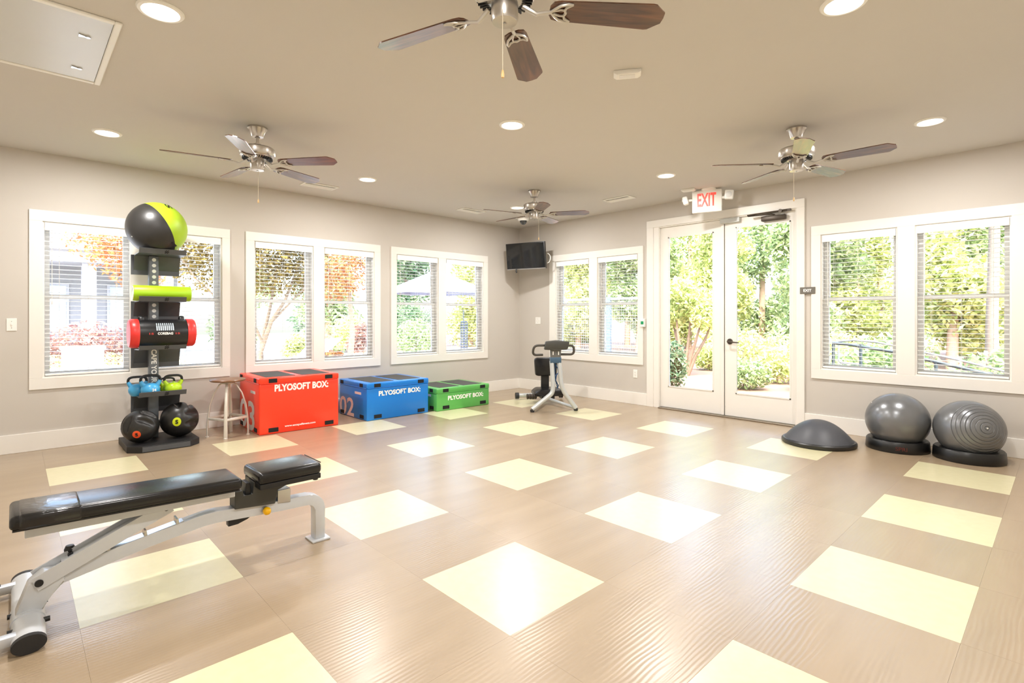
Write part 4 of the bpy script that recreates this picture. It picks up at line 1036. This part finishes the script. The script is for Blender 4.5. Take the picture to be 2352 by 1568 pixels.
def plant(name, loc, blobs, n, size, seed, leafm, stems, label, cat, group=None, bark=BARK):
    o = thing(name, loc, 0, label, cat, group)
    me = leaves(blobs, n, size, seed); me.materials.append(leafm)
    f = inst('foliage', me, o); f['kind'] = 'stuff'
    for pts, rad in stems:
        q = MB(); q.tube(pts, rad, 9); q.build('stem' if cat != 'tree' else 'trunk', bark, o, 60)
    return o

def tree(loc, h, r, seed, leafm, label, group, n=3200, size=0.16, low=0.25):
    rnd = random.Random(seed)
    blobs = [((rnd.uniform(-r, r) * 0.6, rnd.uniform(-r, r) * 0.6, h * rnd.uniform(low, 0.92)), (r * rnd.uniform(0.45, 0.75), r * rnd.uniform(0.45, 0.75), h * rnd.uniform(0.10, 0.17))) for _ in range(13)]
    return plant('leafy_tree', loc, blobs, n, size, seed, leafm, [([(0, 0, 0), (0.05, 0.03, h * 0.4), (0, 0.1, h * 0.8)], [0.14, 0.1, 0.05])], label, 'tree', group)

# belt of trees beyond the back wall
rows = [(11.6, [(-8.2, 5.6), (-5.1, 5.0), (-1.9, 5.8), (1.3, 5.4), (4.5, 6.0), (7.7, 5.6)], 'shorter leafy tree in the first row beyond the door wall'),
        (15.2, [(-11.2, 6.6), (-8.1, 7.2), (-4.9, 6.6), (-1.8, 7.8), (1.4, 6.8), (4.6, 7.2), (7.8, 6.8)], 'tall leafy tree in the second row beyond the door wall'),
        (18.8, [(-8.4, 8.6), (-5.0, 9.2), (-1.8, 8.8), (1.4, 9.4), (4.6, 8.8), (7.8, 9.2)], 'tallest leafy tree in the rear row beyond the door wall')]
k = 0
for y, row, lab in rows:
    for x, h in row:
        tree((x, y, GZ), h, 1.25, 20 + k, (YELLOWG, GREEN)[k % 2], lab.replace('leafy', ('yellow green', 'mid green')[k % 2] + ' leafy'), 'trees beyond the door wall', n=9500, size=0.11, low=0.08); k += 1
# belt beyond the pool deck
for k, (x, y, h) in enumerate([(-12.9, 2.3, 4.8), (-13.2, 5.9, 5.6), (-13.0, 9.4, 6.0), (-17.0, 0.6, 6.0), (-17.0, 4.1, 7.0), (-17.0, 7.6, 7.4)]):
    tree((x, y, GZ), h, 1.25, 60 + k, (GREEN, DEEP, YELLOWG)[k % 3], ('mid green', 'deep green', 'yellow green')[k % 3] + ' leafy tree standing beyond the pool deck', 'trees beyond the pool deck', n=6500, size=0.11, low=0.08)

# multi-stem shrub outside the left door leaf
g = pix(1572, 862, 2, GZ)
stems = []
for dx, dy, hh in ((-0.35, 0.1, 1.25), (-0.15, -0.1, 1.35), (0.12, 0.05, 1.3), (0.42, -0.05, 1.2), (0.58, 0.1, 1.15), (-0.55, 0, 1.15)):
    stems.append(([(dx * 0.12, dy * 0.1, 0), (dx * 0.45, dy * 0.5, hh * 0.42), (dx * 0.8, dy, hh * 0.75), (dx, dy, hh)], [0.055, 0.04, 0.03, 0.018]))
plant('garden_shrub', (g.x, g.y, GZ), [((-0.4, 0, 1.45), (0.5, 0.5, 0.32)), ((0.15, 0.1, 1.75), (0.62, 0.5, 0.38)), ((0.6, 0, 1.4), (0.42, 0.45, 0.34)), ((-0.1, -0.2, 2.05), (0.5, 0.4, 0.28))], 3000, 0.07, 3, YELLOWG, stems, 'multi-stemmed bright green shrub seen through the door leaf without the lever handle', 'shrub', bark=M('bark_tan', rgb(120, 98, 80), 0.85, var=0.2, vscale=14))
def bush(u, v, w, h, leafm, seed, label, n=1300, size=0.055):
    p = pix(u, v, 2, GZ)
    plant('garden_bush', (p.x, p.y, GZ), [((0, 0, h * 0.5), (w / 2, w / 2, h * 0.5)), ((w * 0.25, 0.05, h * 0.45), (w * 0.32, w * 0.3, h * 0.42)), ((-w * 0.25, -0.05, h * 0.4), (w * 0.3, w * 0.3, h * 0.4))], n, size, seed, leafm, [([(0, 0, 0), (0.02, 0, h * 0.6)], [0.025, 0.01])], label, 'shrub')
bush(1543, 892, 0.55, 0.95, DEEP, 31, 'dark green narrow bush close behind the door pane without the lever handle')
bush(1708, 893, 0.95, 0.62, GREEN, 32, 'rounded mid green bush low behind the door pane with the lever handle')
bush(1785, 880, 0.9, 0.8, YELLOWG, 33, 'yellow green bush beside the mulch behind the door pane with the lever handle')
bush(1628, 850, 0.7, 0.7, YELLOWG, 34, 'small airy bush behind the meeting point of the door leaves')
bush(1740, 858, 1.5, 1.1, YELLOWG, 35, 'broad yellow green bush farther back behind the door pane with the handle', 1800)
bush(1800, 843, 1.4, 0.9, GREEN, 36, 'broad green bush farther back near the door casing', 1500)
for k, (x, y) in enumerate([(2.75, 6.4), (4.3, 5.4), (3.7, 4.2), (4.4, 3.05), (6.95, 4.4), (6.05, 3.0)]):
    plant('garden_bush', (x, y, GZ), [((0, 0, 0.45), (0.7, 0.5, 0.5)), ((0.3, 0.1, 0.75), (0.5, 0.4, 0.4))], 1500, 0.07, 80 + k, (YELLOWG, GREEN)[k % 2], [([(0, 0, 0), (0, 0, 0.5)], [0.03, 0.012])], ('yellow green', 'mid green')[k % 2] + ' leafy bush behind the ramp handrail', 'shrub', 'bushes behind the handrail')
# pale tree trunk behind the right window
tp = pix(2270, 700, 1, 4.6)
q = MB(); q.tube([(0, 0, 0), (-0.02, 0, 1.2), (0.01, 0, 2.6), (0.0, 0.1, 4.4), (0.05, 0.1, 6.0)], [0.11, 0.078, 0.07, 0.06, 0.045], 14)
pt = thing('pine_tree', (tp.x + 0.06, 4.6, GZ), 0, 'tall tree with pale bare trunk behind the window above the exercise balls', 'tree')
q.build('trunk', BARKL, pt, 60)
me = leaves([((0.1, 0.2, 4.6), (1.5, 1.3, 0.7)), ((-0.8, 0.4, 3.6), (1.2, 1.0, 0.5)), ((0.2, 0.3, 5.6), (1.3, 1.2, 0.6))], 3000, 0.12, 5); me.materials.append(GREEN); f = inst('foliage', me, pt); f['kind'] = 'stuff'

# ramp handrail outside the window above the exercise balls
RAIL = M('rail_dark_grey', rgb(70, 80, 86), 0.4, 0.4, var=0.05); RAILL = M('rail_light_grey', rgb(150, 156, 160), 0.35, 0.5)
hr = thing('handrail', (0, 2.0, GZ), 0, 'dark metal ramp handrail outside the window above the exercise balls', 'railing')
def rp(u, v, y=2.0):
    p = pix(u, v, 1, y); return (p.x, y - 2.0, p.z - GZ)
q = MB(); q.tube([rp(1912, 787), rp(1944, 790), rp(2055, 808), rp(2180, 838), rp(2345, 876)], 0.022, 10); q.build('lower_rail', RAIL, hr, 40)
q = MB(); q.tube([rp(1925, 784), rp(1960, 781), rp(2010, 785), rp(2060, 795), rp(2200, 826), rp(2345, 862)], 0.014, 10); q.build('upper_rail', RAILL, hr, 40)
for u in (1914, 1977, 2150, 2330):
    a = rp(u, 790 if u < 2000 else 790 + (u - 1980) * 0.23); q = MB(); q.tube([(a[0], 0, 0), (a[0], 0, a[2])], 0.02, 10); q.build('post', RAIL, hr, 40)
q = MB(); q.tube(rounded([rp(1926, 790), rp(1926, 832), rp(1976, 836)], 0.05), 0.012, 8); q.build('end_loop', RAILL, hr, 40)
# wire fence outside the window behind the stretching machine
fc = thing('wire_fence', (0, 2.6, GZ), 0, 'wire mesh fence with grey rails outside the corner window', 'fence')
p0, p1 = pix(1255, 690, 1, 2.6), pix(1500, 690, 1, 2.6); ft = p0.z - GZ
WIRE = M('wire_grey', rgb(150, 154, 152), 0.5, 0.3)
q = MB(); q.box((p0.x, -0.02, ft - 0.03), (p1.x, 0.02, ft + 0.02)); q.build('top_rail', RAILL, fc)
q = MB(); q.box((p0.x, -0.02, 0.10), (p1.x, 0.02, 0.14)); q.build('bottom_rail', RAILL, fc)
for u in (1290, 1398):
    a = pix(u, 700, 1, 2.6); q = MB(); w = 0.055 if u > 1300 else 0.03; q.box((a.x - w, -0.03, 0), (a.x + w, 0.03, ft + 0.03)); q.build('post', M('post_slate', rgb(92, 104, 116), 0.5), fc)
q = MB(); k = 0
x = p0.x
while x < p1.x: q.tube([(x, 0, 0.12), (x, 0, ft)], 0.0022, 4, caps=False); x += 0.055
z = 0.16
while z < ft: q.tube([(p0.x, 0, z), (p1.x, 0, z)], 0.0022, 4, caps=False); z += 0.055
q.build('wire_mesh', WIRE, fc)['kind'] = 'stuff'

# Japanese maple outside the left windows
mp = pix(598, 815, 0, -3.4)
def mpt(u, v, x): p = pix(u, v, 0, x); return (p.x - mp.x, p.y - mp.y, p.z - GZ)
mst = [([(0, 0, 0), mpt(596, 815, -3.4), mpt(622, 740, -3.4), mpt(655, 690, -3.4), mpt(690, 600, -3.5), mpt(720, 530, -3.6)], [0.06, 0.05, 0.036, 0.028, 0.02, 0.01]),
       ([(0, 0.03, 0.4), mpt(600, 790, -3.5), mpt(620, 710, -3.5), mpt(632, 640, -3.5), mpt(640, 560, -3.5)], [0.036, 0.032, 0.026, 0.02, 0.01]),
       ([mpt(600, 780, -3.35), mpt(560, 700, -3.2), mpt(505, 690, -3.1), mpt(450, 640, -3.0), mpt(400, 570, -3.0)], [0.028, 0.022, 0.018, 0.013, 0.008]),
       ([mpt(628, 735, -3.4), mpt(700, 660, -3.4), mpt(790, 600, -3.4)], [0.02, 0.016, 0.008])]
mb = [(mpt(600, 600, -3.5), (0.9, 0.75, 0.62)), (mpt(660, 560, -3.8), (0.9, 0.8, 0.6)), (mpt(500, 600, -3.2), (0.7, 0.75, 0.6)), (mpt(440, 560, -3.4), (0.7, 0.7, 0.6)), (mpt(640, 500, -3.5), (1.1, 1.1, 0.6)), (mpt(690, 600, -3.7), (0.7, 0.55, 0.5)), (mpt(640, 645, -3.7), (0.6, 0.6, 0.32)), (mpt(700, 655, -3.8), (0.5, 0.4, 0.3))]
plant('maple_tree', (mp.x, mp.y, GZ), mb, 15000, 0.042, 11, MAPLE, mst, 'multi-trunk olive leaved maple outside the middle window', 'tree', bark=M('bark_grey', rgb(118, 100, 80), 0.8, var=0.15, vscale=10))
mr = pix(800, 640, 0, -4.6)
plant('maple_tree', (mr.x, mr.y, GZ), [((0, 0, 2.6), (0.8, 0.8, 0.7)), ((0.1, -0.5, 2.2), (0.7, 0.6, 0.4)), ((0, 0.5, 2.9), (0.6, 0.7, 0.5)), ((0, -0.3, 1.9), (0.5, 0.55, 0.25))], 3000, 0.055, 12, REDM, [([(0, 0, 0), (0, 0.1, 1.0), (0, 0, 2.4)], [0.08, 0.06, 0.03])], 'rust coloured maple behind the middle window near the blue box', 'tree')
mr = pix(262, 580, 0, -5.35)
plant('maple_tree', (mr.x, mr.y, GZ), [((0, 0.1, 2.55), (0.6, 0.55, 0.45)), ((0.1, 0.35, 2.2), (0.6, 0.45, 0.4)), ((0, -0.25, 2.75), (0.6, 0.5, 0.35))], 2000, 0.05, 13, REDM, [([(0, 0.5, 0), (0, 0.45, 1.0), (0, 0.2, 2.4)], [0.07, 0.05, 0.03])], 'pinkish maple crown behind the window with the rack', 'tree')

# pale clubhouse behind the window with the rack
bw = thing('clubhouse', (-15, -6.2, GZ), 0, 'pale grey building with columns across the pool deck', 'building')
BW = M('clubhouse_wall', rgb(112, 112, 116), 0.8, var=0.03, vscale=1); BWC = M('clubhouse_trim', rgb(134, 134, 140), 0.7)
q = MB(); q.box((-4, -8, 0), (-1.2, 4.2, 3.4)); q.build('wall', BW, bw)
for yy in (-5, -2.6, -0.6, 1.5, 3.6):
    q = MB(); q.box((0.0, yy - 0.18, 0), (0.36, yy + 0.18, 3.1)); q.build('column', BWC, bw)
q = MB(); q.box((-4.2, -8.2, 3.1), (0.6, 4.6, 3.45)); q.build('eave', BWC, bw)
q = MB(); q.prism([(-4.6, 3.45), (0.9, 3.45), (-1.8, 5.2)], 1, -8.4, 4.8); q.build('roof', M('roof_grey', rgb(150, 146, 146), 0.8, var=0.1), bw)
for yy in (-4, -1.6, 0.6, 2.6):
    q = MB(); q.box((-1.21, yy - 0.5, 0.9), (-1.16, yy + 0.5, 2.5)); wd = q.build('window', BWC, bw)
    q = MB(); q.box((-1.17, yy - 0.42, 0.98), (-1.14, yy + 0.42, 2.42)); q.build('pane', M('dull_pane', rgb(150, 160, 168), 0.15), wd)
# low hedge and flowering mound
p = pix(200, 735, 0, -9)
plant('flowering_hedge', (-9.2, p.y, GZ), [((0, 0, 0.75), (0.6, 0.95, 0.55)), ((0, 0.7, 0.6), (0.5, 0.6, 0.42)), ((0, -0.8, 0.6), (0.5, 0.6, 0.4))], 2600, 0.06, 41, PINK, [([(0, 0, 0), (0, 0, 0.6)], [0.04, 0.02])], 'rounded pink flowering mound in front of the pale building', 'shrub')
plant('clipped_hedge', (-8.0, p.y + 0.3, GZ), [((0, -0.9, 0.32), (0.25, 0.6, 0.3)), ((0, 0, 0.32), (0.25, 0.6, 0.3)), ((0, 0.9, 0.32), (0.25, 0.6, 0.3))], 2200, 0.045, 42, YELLOWG, [([(0, 0, 0), (0, 0, 0.3)], [0.03, 0.015])], 'low yellow green hedge behind the white planters', 'shrub')
for k, (u, v, w, h) in enumerate([(190, 770, 0.62, 0.80), (122, 788, 0.42, 0.42), (256, 784, 0.42, 0.42)]):
    X = -6.8 if k == 0 else -6.2
    pp = pix(u, v, 0, X)
    o = thing('planter', (X, pp.y, GZ), 0, ['large square white planter box on the pool deck', 'small white planter box on the pool deck beside the large one', 'small white planter box on the pool deck beside the large one'][k], 'planter', 'white planters on the pool deck')
    q = MB(); a = w / 2
    q.prism([(-a * 0.86, 0.0), (a * 0.86, 0.0), (a, h), (-a, h)], 1, -a, a, bevel=0.01); q.build('pot', DECK, o)
    q = MB(); q.box((-a - 0.03, -a - 0.03, h - 0.05), (a + 0.03, a + 0.03, h + 0.01), bevel=0.008); q.build('rim', DECK, o)
    q = MB(); q.box((-a + 0.05, -a + 0.05, h), (a - 0.05, a - 0.05, h + 0.015)); q.build('soil', MULCH, o)
# flower beds behind the middle window
for k, (u, v, X, leafm, lab, s) in enumerate([(800, 730, -8.6, YELLOWG, 'yellow green flowering shrub under the rust coloured maple', 0.9), (835, 742, -7.4, PINK, 'pink flowering shrub beside the rust coloured maple', 0.7), (765, 815, -4.0, REDM, 'rust coloured low shrub close to the middle window sill', 0.55), (680, 770, -8.5, YELLOWG, 'yellow grass clump beside the white loungers', 0.6), (945, 700, -9.9, DEEP, 'dark green rounded shrub under the parasol', 1.5), (955, 740, -4.9, GREEN, 'mid green shrub low behind the window near the green box', 0.95)]):
    pp = pix(u, v, 0, X); h = pp.z - GZ
    plant('flower_shrub', (X, pp.y, GZ), [((0, 0, max(h * 0.75, s * 0.5)), (s * 0.5, s * 0.55, s * 0.45)), ((0, s * 0.35, max(h * 0.6, s * 0.4)), (s * 0.4, s * 0.4, s * 0.35)), ((0, -s * 0.35, max(h * 0.5, s * 0.35)), (s * 0.4, s * 0.4, s * 0.35))], 1900, 0.055, 90 + k, leafm, [([(0, 0, 0), (0, 0, h * 0.7)], [0.03, 0.015])], lab, 'shrub')
# parasol
pk, el, er = pix(986, 617, 0, -7.5), pix(905, 662, 0, -7.5), pix(1092, 664, 0, -7.5)
um = thing('parasol', (-7.5, (el.y + er.y) / 2, GZ), 0, 'large pale parasol on the pool deck seen through the window above the green box', 'parasol')
R_, zt_, ze_ = (er.y - el.y) / 2, pk.z - GZ, el.z - GZ
CANV = M('parasol_canvas', rgb(150, 158, 184), 0.85, var=0.03)
for k in range(8):
    a0, a1 = 2 * math.pi * k / 8, 2 * math.pi * (k + 1) / 8; q = MB()
    A, Bp = Vector((R_ * math.cos(a0), R_ * math.sin(a0), ze_)), Vector((R_ * math.cos(a1), R_ * math.sin(a1), ze_)); Tp = Vector((0, 0, zt_)); md = (A + Bp) / 2 * 1.0 + Vector((0, 0, 0.04))
    q.quad(Tp, A, md).quad(Tp, md, Bp).quad(A, A - Vector((0, 0, 0.14)), md - Vector((0, 0, 0.15)), md).quad(md, md - Vector((0, 0, 0.15)), Bp - Vector((0, 0, 0.14)), Bp)
    q.build('canopy_panel', CANV, um)
q = MB(); q.tube([(0, 0, 0.05), (0, 0, zt_ + 0.1)], 0.025, 12); q.build('pole', WHITEP, um, 40)
q = MB(); q.lathe([(0, 0), (0.3, 0), (0.3, 0.06), (0.06, 0.1), (0, 0.1)], 24); q.build('stand', DECK, um, 40)
# sun loungers
def lounger(x, y, rz, lab):
    o = thing('sun_lounger', (x, y, GZ), rz, lab, 'sun lounger', 'white loungers on the pool deck')
    q = MB(); q.box((-0.95, -0.3, 0.28), (0.35, 0.3, 0.34), bevel=0.01); q.build('seat', WHITEP, o)
    q = MB(); q.box((0, -0.3, -0.03), (0.8, 0.3, 0.03), Matrix.Translation((0.35, 0, 0.31)) @ Matrix.Rotation(math.radians(-42), 4, 'Y'), bevel=0.01); q.build('backrest', WHITEP, o)
    for a in (-0.85, 0.25):
        for c in (-0.26, 0.26):
            q = MB(); q.tube([(a, c, 0), (a, c, 0.29)], 0.02, 8); q.build('leg', WHITEP, o)
for k, (u, v, rz) in enumerate([(655, 790, 0.6), (690, 772, 0.6), (845, 808, 2.0), (965, 805, 0.45)]):
    pp = pix(u, v, 0, -6.2 - 0.5 * (k % 2))
    lounger(pp.x, pp.y, rz, 'white sun lounger on the pool deck outside the window wall')
# dark lattice post
pp = pix(1066, 740, 0, -4.6)
o = thing('lattice_post', (-4.6, pp.y, GZ), 0, 'dark slatted metal post outside the window near the corner', 'post')
SL = M('lattice_slate', rgb(50, 60, 76), 0.5); hh = pp.z - GZ
for s in (-1, 1):
    for e in (-1, 1):
        q = MB(); q.box((s * 0.06 - 0.01, e * 0.06 - 0.01, 0), (s * 0.06 + 0.01, e * 0.06 + 0.01, hh)); q.build('corner_upright', SL, o)
k = 0.05
while k < hh:
    q = MB(); q.box((-0.062, -0.062, k), (0.062, 0.062, k + 0.045)); q.build('slat_ring', SL, o); k += 0.07
q = MB(); q.tube([(0, -0.02, hh), (0, -0.02, hh + 0.35)], 0.012, 8); q.build('mast', SL, o)
